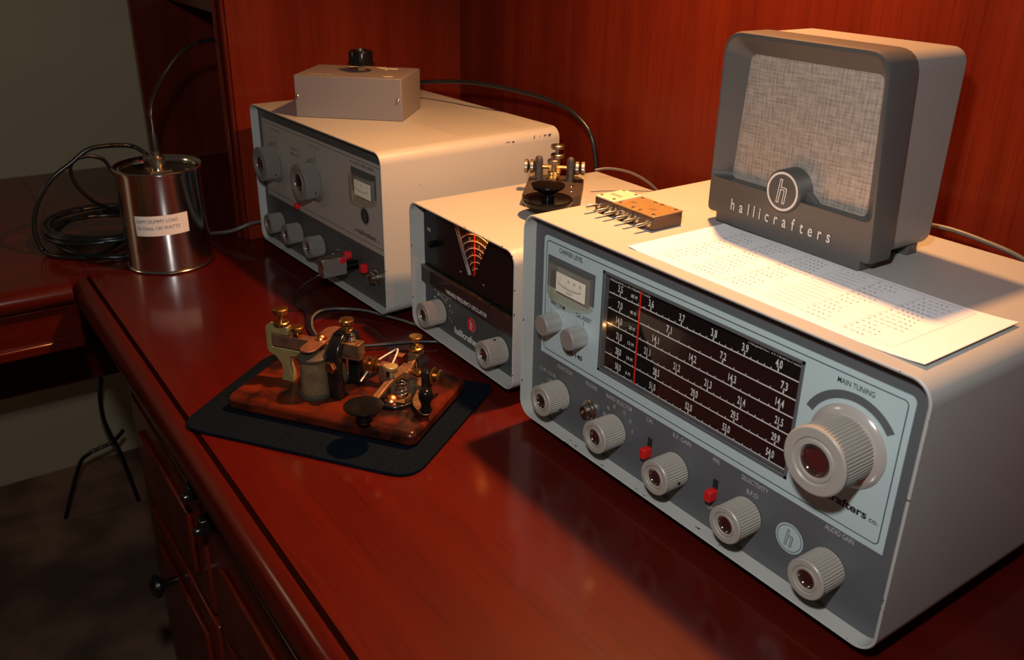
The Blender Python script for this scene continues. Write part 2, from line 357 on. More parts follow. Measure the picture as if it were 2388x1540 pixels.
    def build(s, name, mats, parent=None, smooth=35, bevel=0.0, label=None, loc=None, rotz=0.0):
        me = bpy.data.meshes.new(name); me.from_pydata([tuple(v) for v in s.v], [], s.f)
        if not isinstance(mats, (list, tuple)): mats = [mats]
        for mm in mats: me.materials.append(mm)
        for p, mi in zip(me.polygons, s.m): p.material_index = mi
        bm = bmesh.new(); bm.from_mesh(me); bmesh.ops.recalc_face_normals(bm, faces=bm.faces[:]); bm.to_mesh(me); bm.free()
        me.update()
        if smooth: me.shade_smooth(); me.set_sharp_from_angle(angle=R(smooth))
        o = bpy.data.objects.new(name, me); col.objects.link(o)
        if parent is not None: o.parent = parent
        else: o.location = loc if loc is not None else (0, 0, DZ); o.rotation_euler = (0, 0, rotz)
        if bevel:
            bv = o.modifiers.new('bevel', 'BEVEL'); bv.width = bevel; bv.segments = 2; bv.limit_method = 'ANGLE'; bv.angle_limit = R(40)
        if label: o['label'] = label
        return o

def clip(poly, ax, val, less):
    out = []
    n = len(poly)
    for i in range(n):
        p, q = poly[i], poly[(i + 1) % n]
        ip = (p[ax] <= val) == less or p[ax] == val; iq = (q[ax] <= val) == less or q[ax] == val
        if ip: out.append(p)
        if ip != iq:
            t = (val - p[ax]) / (q[ax] - p[ax]); out.append((p[0] + (q[0] - p[0]) * t, p[1] + (q[1] - p[1]) * t))
    return out
def labels(par, mt, items, y, h=.0033, bold=0.0, name='printed_label', pl='xz'):
    for it in items:
        t_, a, b_x, c = it[:4]
        MB().text(t_, a, b_x, c, it[4] if len(it) > 4 else h, y, bold=it[5] if len(it) > 5 else bold, pl=pl, mid=b_x is None, asp=.62).build(name, M[mt], par, 0)
def rrect(x0, x1, z0, z1, r, n=8):
    out = []
    for cx, cz, a in ((x1 - r, z0 + r, -90), (x1 - r, z1 - r, 0), (x0 + r, z1 - r, 90), (x0 + r, z0 + r, 180)):
        for i in range(n + 1):
            t = R(a + 90 * i / n); out.append((cx + r * math.cos(t), cz + r * math.sin(t)))
    return out

def thing(name, label, cat, loc=(0, 0, 0), rotz=0.0, group=None, dz=DZ):
    o = bpy.data.objects.new(name, None); o.empty_display_size = 0.02; col.objects.link(o)
    o.location = (loc[0], loc[1], loc[2] + dz); o.rotation_euler = (0, 0, rotz)
    o['label'] = label; o['category'] = cat
    if group: o['group'] = group
    return o
def tag(o, label, cat, group=None):
    o['label'] = label; o['category'] = cat
    if group: o['group'] = group
    return o
def struct(o): o['kind'] = 'structure'; return o

# ------------------------------------------------------------------ knobs
def fluted_knob(par, x, z, y, r=0.0125, h=0.0205, mt='knob', n=40, hole=None, big=False, skirt=None, capr=0.40):
    """knob on a panel facing -y; y = panel plane"""
    T = axm((0, -1, 0), (x, y, z)); T = T @ Matrix.Rotation(random.random() * 6.28, 4, 'Z')
    seg = n * 4
    prof = [(r * 0.97, 0.0006), (r * 0.98, 0.001), (r * 0.985, h - 0.0020), (r * 1.0, h - 0.0016), (r * 1.0, h - 0.0007), (r * 0.955, h), (r * 0.70, h),
            (r * 0.66, h - 0.0010), (r * 0.62, h - 0.0010), (r * 0.59, h - 0.0002), (r * 0.50, h - 0.0002), (r * 0.47, h - 0.0012), (r * 0.44, h - 0.004), (0.0, h - 0.004)]
    def fl(i, j): return (1 - 0.045 * (1 if i % 4 in (0, 1) else 0)) if j in (1, 2) else 1
    k = MB().lathe(prof, 0, T, seg, fl).build('knob', M[mt], par, 28)
    c = MB().lathe([(r * .468, h - 0.0022), (r * .45, h - 0.0008), (r * .41, h - 0.0007), (r * capr, h - 0.0014), (r * .28, h - 0.0028), (r * .12, h - 0.0034), (0, h - 0.0035)], 0, T, 40)
    c.m = [0 if i < 120 else 1 for i in range(len(c.m))]
    c.build('knob_cap', [M['cap'], M['cap_center']], k, 50)
    if hole is not None:
        a = hole; d = Vector((math.cos(a), 0, math.sin(a))); p = Vector((x, y - h * 0.42, z)) + d * (r * 0.955)
        MB().lathe([(0.0011, 0), (0.0011, 0.0007)], 0, axm(d, p), 14).build('set_screw', M['shadowgap'], k)
    if skirt:
        MB().lathe([(skirt, 0.0004), (skirt, 0.0016), (skirt * 0.97, 0.0024), (r * 1.0, 0.0042)], 0, axm((0, -1, 0), (x, y, z)), 64).build('knob_skirt', M['skirt'] if big else M[mt], k)
    return k

def feet(par, W, D, z0, n=0.006):
    for fx in (0.03, W - 0.03):
        for fy in (0.03, D - 0.03):
            MB().lathe([(n * .85, 0.0004), (n, 0.002), (n * 1.1, z0 + 0.0005)], 0, Matrix.Translation((fx, fy, 0)), 20).build('foot', M['rubber'], par)

def case(par, W, H, D, z0, rad, rec, mt, t=0.0017):
    """wraparound sheet-metal cabinet, open front with a recessed lip, closed back"""
    o = rrect(0, W, z0, z0 + H, rad, 8); i = rrect(t, W - t, z0 + t, z0 + H - t, rad - t, 8); n = len(o)
    vs = []
    e = 0.0006
    oi = rrect(e, W - e, z0 + e, z0 + H - e, rad - e, 8)
    loops = [(i, rec + 0.006), (i, 0.0004), (oi, 0.0), (o, e), (o, D - 0.001), (rrect(0.001, W - 0.001, z0 + 0.001, z0 + H - 0.001, rad - 0.001, 8), D)]
    for lp, y in loops: vs += [(a, y, b) for a, b in lp]
    fs = []
    for l in range(len(loops) - 1):
        for k in range(n): q = (k + 1) % n; fs.append((l * n + k, l * n + q, (l + 1) * n + q, (l + 1) * n + k))
    fs.append([(len(loops) - 1) * n + k for k in range(n)]); 
    return MB().add(vs, fs).build('cabinet', M[mt], par, 30)

def meter(par, x0, x1, z0, z1, y, nums, foot, ticks, bow=0.009):
    """panel meter in clear bowed plastic on plane y, facing -y"""
    n = 14; P = []
    for i in range(n + 1):
        u = i / n; x = x0 + (x1 - x0) * u; P.append((x, y - 0.0045 - bow * (1 - (2 * u - 1) ** 2)))
    poly = [(x0, y)] + P + [(x1, y)]
    body = MB().prism(poly, 'xy', z0, z1).build('meter', M['clearplastic'], par, 40, bevel=0.0012)
    cx0, cx1 = x0 + 0.20 * (x1 - x0), x1 - 0.12 * (x1 - x0); cz0, cz1 = z0 + 0.16 * (z1 - z0), z1 - 0.22 * (z1 - z0)
    MB().box(cx0 - .002, cx1 + .002, y - 0.0012, y - 0.0006, cz0 - .003, cz1 + .003).build('meter_case', M['box_grey'], body)
    c = MB(); c.box(cx0, cx1, y - 0.0040, y - 0.0034, cz0, cz1, 0); yy = y - 0.0041
    L = cx1 - cx0; Hh = cz1 - cz0
    for k in range(ticks + 1):
        u = k / ticks; x = cx0 + L * (0.10 + 0.76 * u); zz = cz0 + Hh * (0.42 - 0.10 * (1 - (2 * u - 1) ** 2)); big = k % 3 == 0
        c.quad(x - .00018, x + .00018, zz, zz + (.0026 if big else .0015), yy, 1)
        if k < ticks:
            u2 = (k + 1) / ticks; x2 = cx0 + L * (0.10 + 0.76 * u2); z2 = cz0 + Hh * (0.42 - 0.10 * (1 - (2 * u2 - 1) ** 2))
            c.add([(x, yy, zz), (x2, yy, z2), (x2, yy, z2 + .0004), (x, yy, zz + .0004)], [(0, 1, 2, 3)], 1)
    for t_, u in nums: c.text(t_, cx0 + L * u, None, cz0 + Hh * .68, .0025, yy, 1, asp=.6, mid=True)
    if foot: c.text(foot, cx0 + L * .48, None, cz0 + Hh * .10, .0018, yy, 1, asp=.55, mid=True)
    c.build('scale_card', [M['card'], M['black']], body, 0)
    return body

def hmark(mb, cx, cz, s, y, m0, m1, pl='xz'):
    """the outlined lowercase h of the badges: light outline, dark heart"""
    st = .20 * s
    def hp(g):
        a = st / 2 + g
        L = -0.42 * s - g; L2 = -0.42 * s + st + g; Rr = 0.42 * s + g; R2 = 0.42 * s - st - g
        top = s + g; bot = -s - g
        out = [(L, bot), (L2, bot)]
        inner = [(L2, 0.02 * s - 0.0)]
        n = 6
        arc_o = [(Rr - (Rr * 0.55) * (1 - math.cos(R(90 * i / n))), 0.12 * s + g + (0.22 * s) * (math.sin(R(90 * i / n)) - 0)) for i in range(n + 1)]
        arc_i = [(R2 - (R2 * 0.55) * (1 - math.cos(R(90 * i / n))), 0.0 * s - g + (0.16 * s) * math.sin(R(90 * i / n))) for i in range(n + 1)]
        out += [(L2, arc_i[-1][1])] + arc_i[::-1] + [(R2, bot), (Rr, bot)] + arc_o + [(L2, arc_o[-1][1]), (L2, top), (L, top)]
        return [(cx + u + 0.10 * v, cz + v) for u, v in out]
    for g, m, dy in ((0.055 * s, m0, 0), (-0.035 * s, m1, -0.0001)):
        p = hp(g)
        mb.add([(u, y + dy, v) for u, v in p], [list(range(len(p)))], m)

# ================================================================== room and desk
rm = MB().box(-1.47, 2.4, -2.4, 0.40, -0.03 - DZ, 0 - DZ); struct(rm.build('floor', M['carpet'], None, 0))
struct(MB().box(-1.50, -1.455, -2.4, 0.40, -DZ, 1.6).build('wall_left', M['wall'], None, 0))
struct(MB().box(-1.50, 2.4, 0.40, 0.44, -DZ, 1.6).build('wall_back', M['wall'], None, 0))

YD = -0.0159; YH = R(-2.4)
desk = thing('desk', 'red mahogany desk with a rounded front edge carrying the radios', 'desk', (-0.519, -0.2250, 0), YD, dz=0)
def dk(z): return z + DZ
X = Matrix.Translation((0, 0, DZ))
MB(X).prism([(-0.55, 0.0055), (1.45, 0.0055), (1.45, 0.555), (-0.55, 0.555)], 'xy', -0.028, 0).build('desk_top', M['desk'], desk, 0)
MB(X).box(-0.03, 1.45, 0.0017, 0.0056, -0.02, -0.0006).build('groove', M['groove'], desk, 0)
# nosing, a rounded strip outside the groove
pr = [(0.0018, -0.031), (0.0018, -0.0012), (0.0008, -0.0005), (-0.003, -0.0010), (-0.0065, -0.0026), (-0.0095, -0.0052), (-0.0122, -0.0088), (-0.0140, -0.0130), (-0.0150, -0.0180), (-0.0150, -0.0240), (-0.0130, -0.0285), (-0.0090, -0.0310)]
MB(X).prism(pr, 'yz', -0.034, 1.45).build('edge_molding', M['nosing'], desk, 40)
MB(X).box(0.085, 1.44, 0.0075, 0.03, -0.075, -0.0285).build('apron', M['cabwood'], desk, 0)
MB(X).box(0.09, 0.60, 0.0010, 0.0072, -0.060, -0.036).build('drawer_rail', M['rail'], desk, 0)
# pedestal below
ped = MB(X).box(0.085, 1.42, 0.018, 0.52, -DZ + 0.002, -0.0285).build('pedestal', M['cabwood'], desk, 0)
for i, (a, b) in enumerate(((0.086, 0.104), (0.352, 0.374), (0.80, 0.82))):
    MB(X).box(a, b, 0.006, 0.0182, -DZ + 0.06, -0.076).build('stile', M['cabwood'], desk, 30, bevel=.002)
for i, (a, b) in enumerate(((0.108, 0.348), (0.378, 0.792))):
    for z0_, z1_ in ((-0.22, -0.09), (-0.72, -0.235)):
        dd = MB(X).box(a, b, 0.004, 0.0182, z0_, z1_).box(a + .03, b - .03, -0.001, 0.0041, z0_ + .03, z1_ - .03).build('drawer' if z1_ > -0.1 else 'door', M['cabwood'], desk, 30, bevel=.003)
        kz = -0.155 if z1_ > -0.1 else -0.285
        kx = (a + b) / 2 if z1_ > -0.1 else (b - 0.02 if i == 0 else a + 0.02)
        if z1_ > -0.1: continue
        kz = -.262
        MB(X).lathe([(0.004, 0), (0.004, 0.012), (0.007, 0.016), (0.0125, 0.020), (0.0125, 0.024), (0.008, 0.028), (0, 0.029)], 0, axm((0, -1, 0), (.222 if i == 0 else kx, -0.0005, kz)), 28).build('handle', M['darkmetal'], dd, 40)
for hx, hz in ((0.361, -0.066), (0.387, -0.085)):
    h_ = MB(X).box(hx - .006, hx + .006, -0.006, 0.0074, hz - .010, hz + .004)
    h_.lathe([(0.0042, 0), (0.0045, .004), (0.0035, .006), (0.0015, .0065), (0, .0065)], 0, axm((0, -1, 0), (hx + .004, -0.006, hz - .005)), 20)
    h_.build('slide_bracket', M['darkmetal'], desk, 35, bevel=.0008)

ret = thing('desk_return', 'mahogany side desk joining at left, with a glossy rounded edge', 'desk', (-0.519, -0.2250, 0), YD, dz=0)
MB(X).prism([(-0.551, -1.2), (-0.036, -1.2), (-0.036, -0.012), (-0.036, 0.0050), (-0.551, 0.0050)], 'xy', -0.028, 0).build('desk_top', M['desk_y'], ret, 0)
pr = [(-0.0358, -0.028), (-0.0358, -0.0003)] + [(-0.029 + 0.014 * math.sin(R(a)), -0.0135 + 0.0132 * math.cos(R(a))) for a in range(0, 190, 12)]
MB(X).prism(pr, 'xz', -1.2, -0.0170).build('edge_molding', M['desk_y'], ret, 40)
MB(X).box(-0.060, -0.031, -1.19, -0.012, -0.084, -0.0285).box(-0.065, -0.026, -1.19, -0.012, -0.084, -0.070).build('apron', M['desk_y'], ret, 30, bevel=.003)
MB(X).box(-0.54, -0.10, -1.18, -1.16, -DZ + .002, -0.0285).build('side_panel', M['cabwood'], ret, 0)
MB(X).box(-0.55, -0.53, -1.15, 0.50, -0.365, -0.0285).build('modesty_panel', M['cabwood'], ret, 0)

hut = thing('hutch', 'tall red mahogany hutch standing on the desk behind the radios', 'hutch', (-0.575, -0.020, 0), YH, dz=DZ)
MB().box(-0.030, 1.50, 0.318, 0.334, 0.0008, 0.76).build('back_panel', M['panelwood'], hut, 0)
MB().box(-0.50, -0.0301, 0.318, 0.334, 0.0008, 0.76).build('back_panel', M['panelwood'], hut, 0)
MB().box(-0.022, 0.0, 0.002, 0.318, 0.0008, 0.745).build('divider', M['panelwood'], hut, 0)
MB().box(-0.027, -0.0005, -0.004, 0.0018, 0.0008, 0.745).box(-0.021, -0.012, -0.008, -0.004, 0.0008, 0.745).build('divider_molding', M['cabwood'], hut, 40, bevel=.002)
MB().box(-0.517, -0.4995, -0.004, 0.334, 0.0008, 0.745).build('side_panel', M['cabwood'], hut, 0)
MB().box(-0.4994, -0.0222, 0.045, 0.318, 0.262, 0.280).build('shelf', M['cabwood'], hut, 0)
MB().box(-0.517, 1.50, 0.0, 0.334, 0.7455, 0.765).build('unseen_top_shelf', M['panelwood'], hut, 0)  # out of view, added to stop the lamp's light leaking upward
lamp = thing('puck_lamp', 'round warm lamp fixed under the hutch shelf above the radios', 'lamp', (-0.005, 0.172, 0.745))
MB().lathe([(0.036, 0), (0.036, -0.022), (0.033, -0.026), (0.031, -0.026), (0.031, -0.008), (0, -0.008)], 0, None, 48).build('lamp_housing', M['nickel'], lamp, 35)

# ================================================================== receiver (right)
W, H, D, z0, rec = 0.337, 0.1725, 0.213, 0.012, 0.0112
rx = thing('radio_receiver', 'large grey shortwave receiver with a wide black frequency dial, under the speaker', 'radio', (0, 0, 0))
case(rx, W, H, D, z0, 0.0135, rec, 'case'); feet(rx, W, D, z0)
wx0, wx1, wz0, wz1 = 0.0815, 0.2565, 0.0820, 0.1610
p = MB()
e = 0.0022
bx = rrect(0.0018, W - 0.0018, z0 + 0.0018, z0 + H - 0.0018, 0.0115, 8)
n = len(bx)
# the panel is a frame round the dial window
p.prism(clip(bx, 0, wx0, True), 'xz', rec, rec + .006); p.prism(clip(bx, 0, wx1, False), 'xz', rec, rec + .006)
mid_ = clip(clip(bx, 0, wx0, False), 0, wx1, True)
p.prism(clip(mid_, 1, wz0, True), 'xz', rec, rec + .006); p.prism(clip(mid_, 1, wz1, False), 'xz', rec, rec + .006)
fp = p.build('front_panel', M['panel_dark'], rx, 0)
# pale plate with a hole for the window
y1 = rec - 0.0005
px0, px1, pz0, pz1 = 0.0130, 0.3240, 0.0705, 0.1685
p = MB()
for (a, b, c, d) in ((px0, wx0, pz0, pz1 - .004), (wx1, px1, pz0, pz1 - .004), (wx0, wx1, pz0, wz0), (wx0, wx1, wz1, pz1 - .004), (px0 + .004, px1 - .004, pz1 - .004, pz1)):
    p.box(a, b, y1, rec - 0.00002, c, d)
for cx_, s_ in ((px0 + .004, -1), (px1 - .004, 1)):
    p.prism([(cx_, pz1 - .004)] + [(cx_ + s_ * .004 * math.cos(R(a)), pz1 - .004 + .004 * math.sin(R(a))) for a in range(0, 91, 15)], 'xz', y1, rec - .00002)
plate = p.build('name_plate', M['plate_blue'], rx, 0)
# window bezel walls and dial
b = MB(); t = 0.0026
dy = rec + 0.0042
for (a, b_x, c, d) in ((wx0, wx0 + t, wz0, wz1), (wx1 - t, wx1, wz0, wz1), (wx0, wx1, wz0, wz0 + t), (wx0, wx1, wz1 - t, wz1)):
    b.box(a, b_x, y1 - 0.0002, dy, c, d)
b.build('dial_bezel', M['panel_dark'], rx, 30, bevel=.0004)
dial = MB().box(wx0 + .0005, wx1 - .0005, dy, dy + 0.001, wz0 + .0005, wz1 - .0005).build('tuning_dial', M['dial_black'], rx, 0)
L = MB(); ly = dy - 0.00015
rows = [(0.1443, 'A', [('3.5', .0958), ('3.6', .1270), ('3.7', .1559), ('3.8', .1842), ('3.9', .2097), ('4.0', .2356)], '80 M'),
        (0.1322, 'B', [('7.0', .0966), ('7.1', .1455), ('7.2', .1936), ('7.3', .2415)], '40 M'),
        (0.1204, 'C', [('14.0', .0967), ('14.1', .1341), ('14.2', .1689), ('14.3', .2029), ('14.4', .2402)], '20 M'),
        (0.1084, 'D', [('21.0', .0977), ('21.1', .1270), ('21.2', .1557), ('21.3', .1841), ('21.4', .2123), ('21.5', .2417)], '15 M'),
        (0.0967, 'E', [('28.0', .0980), ('28.5', .1373), ('29.0', .1735), ('29.5', .2085), ('29.9', .2411)], '10 M'),
        (0.0847, 'F', [('50.0', .0988), ('51.0', .1349), ('52.0', .1699), ('53.0', .2032), ('54.0', .2388)], '6 M')]
for zr, _, nums, band in rows:
    L = MB()
    L.quad(wx0 + t + .0002, wx1 - t - .0002, zr - .00042, zr + .00042, ly)
    for i, (s_, x) in enumerate(nums):
        L.quad(x - .00048, x + .00048, zr, zr + .0026, ly)
        wd = .0062 if len(s_) == 4 else .0050
        L.text(s_, x - wd / 2, x + wd / 2, zr + .0031, .0050, ly, bold=.022)
        if i < len(nums) - 1:
            for k in range(1, 5):
                xx = x + (nums[i + 1][1] - x) * k / 5; L.quad(xx - .0003, xx + .0003, zr, zr + (.0015), ly)
    for k in (1,):
        xx = nums[0][1] - (nums[1][1] - nums[0][1]) / 5
        if xx > wx0 + t + .001: L.quad(xx - .0003, xx + .0003, zr, zr + .0015, ly)
    L.text(band, .1070, .1132 if len(band) == 4 else .1120, zr + .0034, .0026, ly, bold=.02)
    L.build('frequency_scale', M['white'], dial, 0)
for a, b_x, zz in ((.0845, .1255, .1535), (.2115, .2512, .1540)):
    labels(dial, 'white', [('FREQUENCY IN MEGACYCLES', a, b_x, zz, .0022, .02)], ly)
MB().box(.1170, .1183, dy - .0016, dy - .0012, wz0 + t, wz1 - t - .0005).build('dial_pointer', M['redline'], rx, 0)
MB().box(wx0 + t, wx1 - t, rec + .0002, rec + .0008, wz0 + t, wz1 - t).build('dial_glass', M['glass'], rx, 0)
light('dial_lamp', 'POINT', (wx0 + t + .0012, rec + .0022, .1185 + DZ), 0.0022, (1.0, 0.45, 0.12), 0.0012)
# lettering on the plate
k = MB(); yl = y1 - 0.0001
k.frame(.0162, .3205, .0745, .1650, .0006, yl, 0, .003)
k.build('plate_border', M['black'], plate, 0)
labels(plate, 'black', [('CARRIER LEVEL', .0314, .0592, .1590, .0034, .01), ('ANT TRIM', .0237, .0410, .1152, .0032, .01), ('CAL RESET', .0542, .0720, .1152, .0032, .01), ('MAIN TUNING', .2779, .3011, .1582, .0032, .01),
    ('MODEL', .0380, .0500, .0860, .0030, .01), ('SX-140', .0455, .0640, .0815, .0036, .03), ('the', .2640, .2690, .0863, .0032, .01), ('hallicrafters', .2702, .3105, .0863, .0048, .03), ('co.', .3122, .3180, .0863, .0032, .01)], yl)
k = MB()
for a, bz in ((.0243, .1102), (.0315, .1134), (.0390, .1102), (.0421, .1030), (.0633, .1134)): MB().disc2d(a, bz, .00042, yl, 0, 10).build('index_dot', M['black'], plate, 0)
MB().quad(.0630, .0636, .1105, .1125, yl).build('index_mark', M['black'], plate, 0)
MB().ring2d(.2909, .1237, .0272, .0322, yl, 0, R(38), R(157), 40).build('tuning_arc', M['panel_dark'], plate, 0)
yd = rec - 0.0001
labels(fp, 'greyprint', [('FUNCTION', .0349, .0527, .0640), ('C.W.-S.S.B.', .0118, .0331, .0534), ('A.M', .0222, .0275, .0470, .0031), ('STAND BY', .0138, .0300, .0391, .0031), ('PHONES', .0694, .0827, .0640), ('BAND SELECTOR', .0933, .1214, .0643),
    ('80', .0923, None, .0478, .0032), ('40', .0960, None, .0547, .0032), ('20', .1024, None, .0589, .0032), ('15', .1134, None, .0589, .0032), ('10', .1202, None, .0547, .0032), ('6', .1233, None, .0479, .0032),
    ('CAL', .1362, .1430, .0650), ('R.F. GAIN', .1626, .1795, .0650), ('ANL', .1990, .2055, .0652), ('OFF', .1995, .2050, .0283, .0030), ('SELECTIVITY', .2237, .2451, .0650), ('B.F.O', .2291, .2380, .0572), ('AUDIO GAIN', .2868, .3063, .0658)], yd)
k = MB(); k.disc2d(.2650, .0445, .0102, rec - .0001, 0, 48); k.ring2d(.2650, .0445, .0086, .0091, rec - .0002, 1); hmark(k, .2650, .0445, .0056, rec - .0002, 1, 0)
k.build('badge', [M['plate_blue'], M['panel_dark']], fp, 0)
k = MB(); k.box(.0186, .0740, yl - .0001, yl, .1290, .1540); k.build('meter_recess', M['panel_dark'], plate, 0)
meter(rx, .0240, .0735, .1262, .1508, y1 - .0001, (('1', .16), ('30', .44), ('60', .64), ('90', .84)), 'DB OVER S9', 9)
for x in (.0395, .1049, .1680, .2314, .2932): fluted_knob(rx, x, .0420, rec, .0126, .0207, hole={.0395: -.5, .1680: -.15}.get(x))
fluted_knob(rx, .2909, .1237, rec, .0200, .0295, n=60, hole=-.45, big=True, skirt=.0245, capr=.40)
for x, z in ((.0304, .1019), (.0617, .1020)):
    T = axm((0, -1, 0), (x, y1, z)); n_ = 40
    MB().lathe([(.0083, .0004), (.0083, .0128), (.0080, .0140), (.0074, .0145), (0, .0145)], 0, T, n_ * 4, lambda i, j: (1 - 0.05 * (1 if i % 4 in (0, 1) else 0)) if j in (0, 1) else 1).build('knurled_knob', M['knob_alu'], rx, 28)
# headphone jack
j = MB(); T = axm((0, -1, 0), (.0758, rec, .0455))
j.lathe([(.0078, 0), (.0078, .0006), (.0066, .0012), (.0066, .0030), (.0052, .0036), (.0045, .0070), (.0040, .0072), (.0031, .0070), (.0031, .0012), (0, .0012)], 0, T, 36)
j.build('headphone_jack', M['nickel'], rx, 35)
for x in (.1415, .2040):
    MB().box(x - .0022, x + .0022, rec - .0002, rec + .0001, .0400, .0530).build('switch_slot', M['copper'] if 0 else M['shadowgap'], rx, 0)
    MB().box(x - .0026, x + .0026, rec - .0075, rec + .0002, .0385, .0462).build('slide_switch', M['red'], rx, 30, bevel=.0007)

def chips(par, pts, plane, at, name='paint_chips'):
    k = MB(); rg_ = random.Random(len(pts))
    for u, v, a, b_ in pts:
        for q in range(3):
            cu, cv = u + (rg_.random() - .5) * a, v + (rg_.random() - .5) * b_; poly = []
            for i in range(9):
                t = 2 * PI * i / 9; r_ = .45 + .4 * rg_.random(); poly.append((cu + a * r_ * math.cos(t) * .6, cv + b_ * r_ * math.sin(t) * .6))
            vs = [{'xz': (x, at, z), 'yz': (at, x, z), 'xy': (x, z, at)}[plane] for x, z in poly]
            k.add(vs, [list(range(9))])
    o = k.build(name, M['shadowgap'], par, 0); o['kind'] = 'stuff'; return o
chips(rx, [(.0630, .0045, .0018, .0009), (.0720, .0028, .0026, .0008), (.1040, .0015, .0022, .0008), (.1505, .0012, .0020, .0008), (.1410, .0022, .0014, .0008), (.1985, .0050, .0030, .0012), (.2200, .0030, .0012, .0008)], 'xy', z0 + .00176)

# ================================================================== oscillator (middle)
ax_, ay_, ath = -0.20508, 0.01431, -0.014026
AW, AH, AD, arec = 0.1777, 0.1289, 0.2237, 0.0151
vf = thing('frequency_oscillator', 'small grey tuning unit with a fan-shaped glowing dial, between the two larger radios', 'radio', (ax_, ay_, 0), ath)
case(vf, AW, AH, AD, z0, 0.012, arec, 'case'); feet(vf, AW, AD, z0)
# upper black panel with the fan-shaped window cut out
cxw, czw = 0.088, 0.080
top = z0 + AH - .0019; bot = .0655; lt, rt = .0019, AW - .0019
ha = math.tan(R(29.8))
ztop = .1345
xl, xr = cxw - ha * (ztop - czw), cxw + ha * (ztop - czw)
rb = .0092; xb0, xb1 = cxw - rb * math.sin(R(29.8)), cxw + rb * math.sin(R(29.8)); zb = czw + rb * math.cos(R(29.8))
arc = [(cxw + rb * math.sin(R(a)), czw + rb * math.cos(R(a))) for a in (-29.8, -15, 0, 15, 29.8)]
p = MB(); ya, yb = arec, arec + .003
def rc(x_, s_): return [(x_ - s_ * .010 + s_ * .010 * math.cos(R(a)), top - .010 + .010 * math.sin(R(a))) for a in range(0, 91, 15)]
p.prism([(lt, bot), (xb0, bot), arc[0], (xl, ztop), (xl, top)] + rc(lt, -1)[::-1], 'xz', ya, yb)
p.prism([(xb1, bot), (rt, bot)] + rc(rt, 1) + [(xr, top), (xr, ztop), arc[-1]], 'xz', ya, yb)
p.prism([(xb0, bot), (xb1, bot)] + arc[::-1], 'xz', ya, yb)
p.prism([(xl, ztop), (xr, ztop), (xr, top), (xl, top)], 'xz', ya, yb)
up = p.build('upper_panel', M['gloss_black'], vf, 0)
k = MB(); dl = arec + .0078
k.box(cxw - .045, cxw + .040, dl, dl + .001, .078, top); fd = k.build('fan_dial', M['dial_black'], vf, 0)
k = MB(); c0, c1 = .0880, .0800
for r_ in (.0455, .0392, .0325, .0260, .0197, .0135):
    k.ring2d(c0, c1, r_ - .00035, r_ + .00035, dl - .0002, 0, R(50), R(140), 40)
    nt_ = int(r_ * 420) if r_ > .02 else 4
    for q in range(nt_ + 1):
        a = R(56 + 70 * q / nt_); big = q % 4 == 0; r1_ = r_ + (.0026 if big else .0015); dx_ = .0002
        ca, sa = math.cos(a), math.sin(a)
        k.add([(c0 + r_ * ca + dx_ * sa, dl - .0002, c1 + r_ * sa - dx_ * ca), (c0 + r1_ * ca + dx_ * sa, dl - .0002, c1 + r1_ * sa - dx_ * ca), (c0 + r1_ * ca - dx_ * sa, dl - .0002, c1 + r1_ * sa + dx_ * ca), (c0 + r_ * ca - dx_ * sa, dl - .0002, c1 + r_ * sa + dx_ * ca)], [(0, 1, 2, 3)])
for s_, a_, r_ in (('7.1', 66, .0418), ('7.2', 88, .0354), ('21.2', 84, .0290), ('28', 112, .0418)):
    k.text(s_, c0 + r_ * math.cos(R(a_)), None, c1 + r_ * math.sin(R(a_)) - .001, .0022, dl - .0002, asp=.6, mid=True)
k.build('fan_scale', M['white'], fd, 0)
MB().box(.0852, .0860, arec + .0048, arec + .0052, czw + .008, top).build('dial_pointer', M['redline'], vf, 0)
MB().prism([(xb0, zb), (xb1, zb), (xr, ztop), (xl, ztop)], 'xz', arec + .0008, arec + .0014).build('dial_window', M['glass'], vf, 0)
k = MB(); q = 0.0003
k.add([(xb0 - .0004, ya - q, zb), (xb0 + .0002, ya - q, zb), (xl + .0002, ya - q, ztop), (xl - .0004, ya - q, ztop)], [(0, 1, 2, 3)], 0)
k.build('window_edge', M['white'], up, 0)
labels(up, 'white', [('CAL', .0085, .0155, .1105, .0031, .02)], ya - q)
for a, c in ((.0693, .0865), (.1085, .0862)): MB().lathe([(.0011, 0), (.0011, .0003), (.0006, .0006), (0, .0006)], 0, axm((0, -1, 0), (a, ya, c)), 14).build('screw', M['chrome'], up)
xf = Matrix.Translation((ax_, ay_, 0)) @ Matrix.Rotation(ath, 4, 'Z')
lp = xf @ Vector((.0930, arec + .0040, .1382)); light('fan_dial_lamp', 'POINT', (lp.x, lp.y, lp.z + DZ), 0.42, (1.0, 0.24, 0.03), 0.0006)
MB().box(.0195, .0255, arec - .0075, arec, .0975, .1035).build('calibrate_switch', M['bakelite'], vf, 30, bevel=.001)
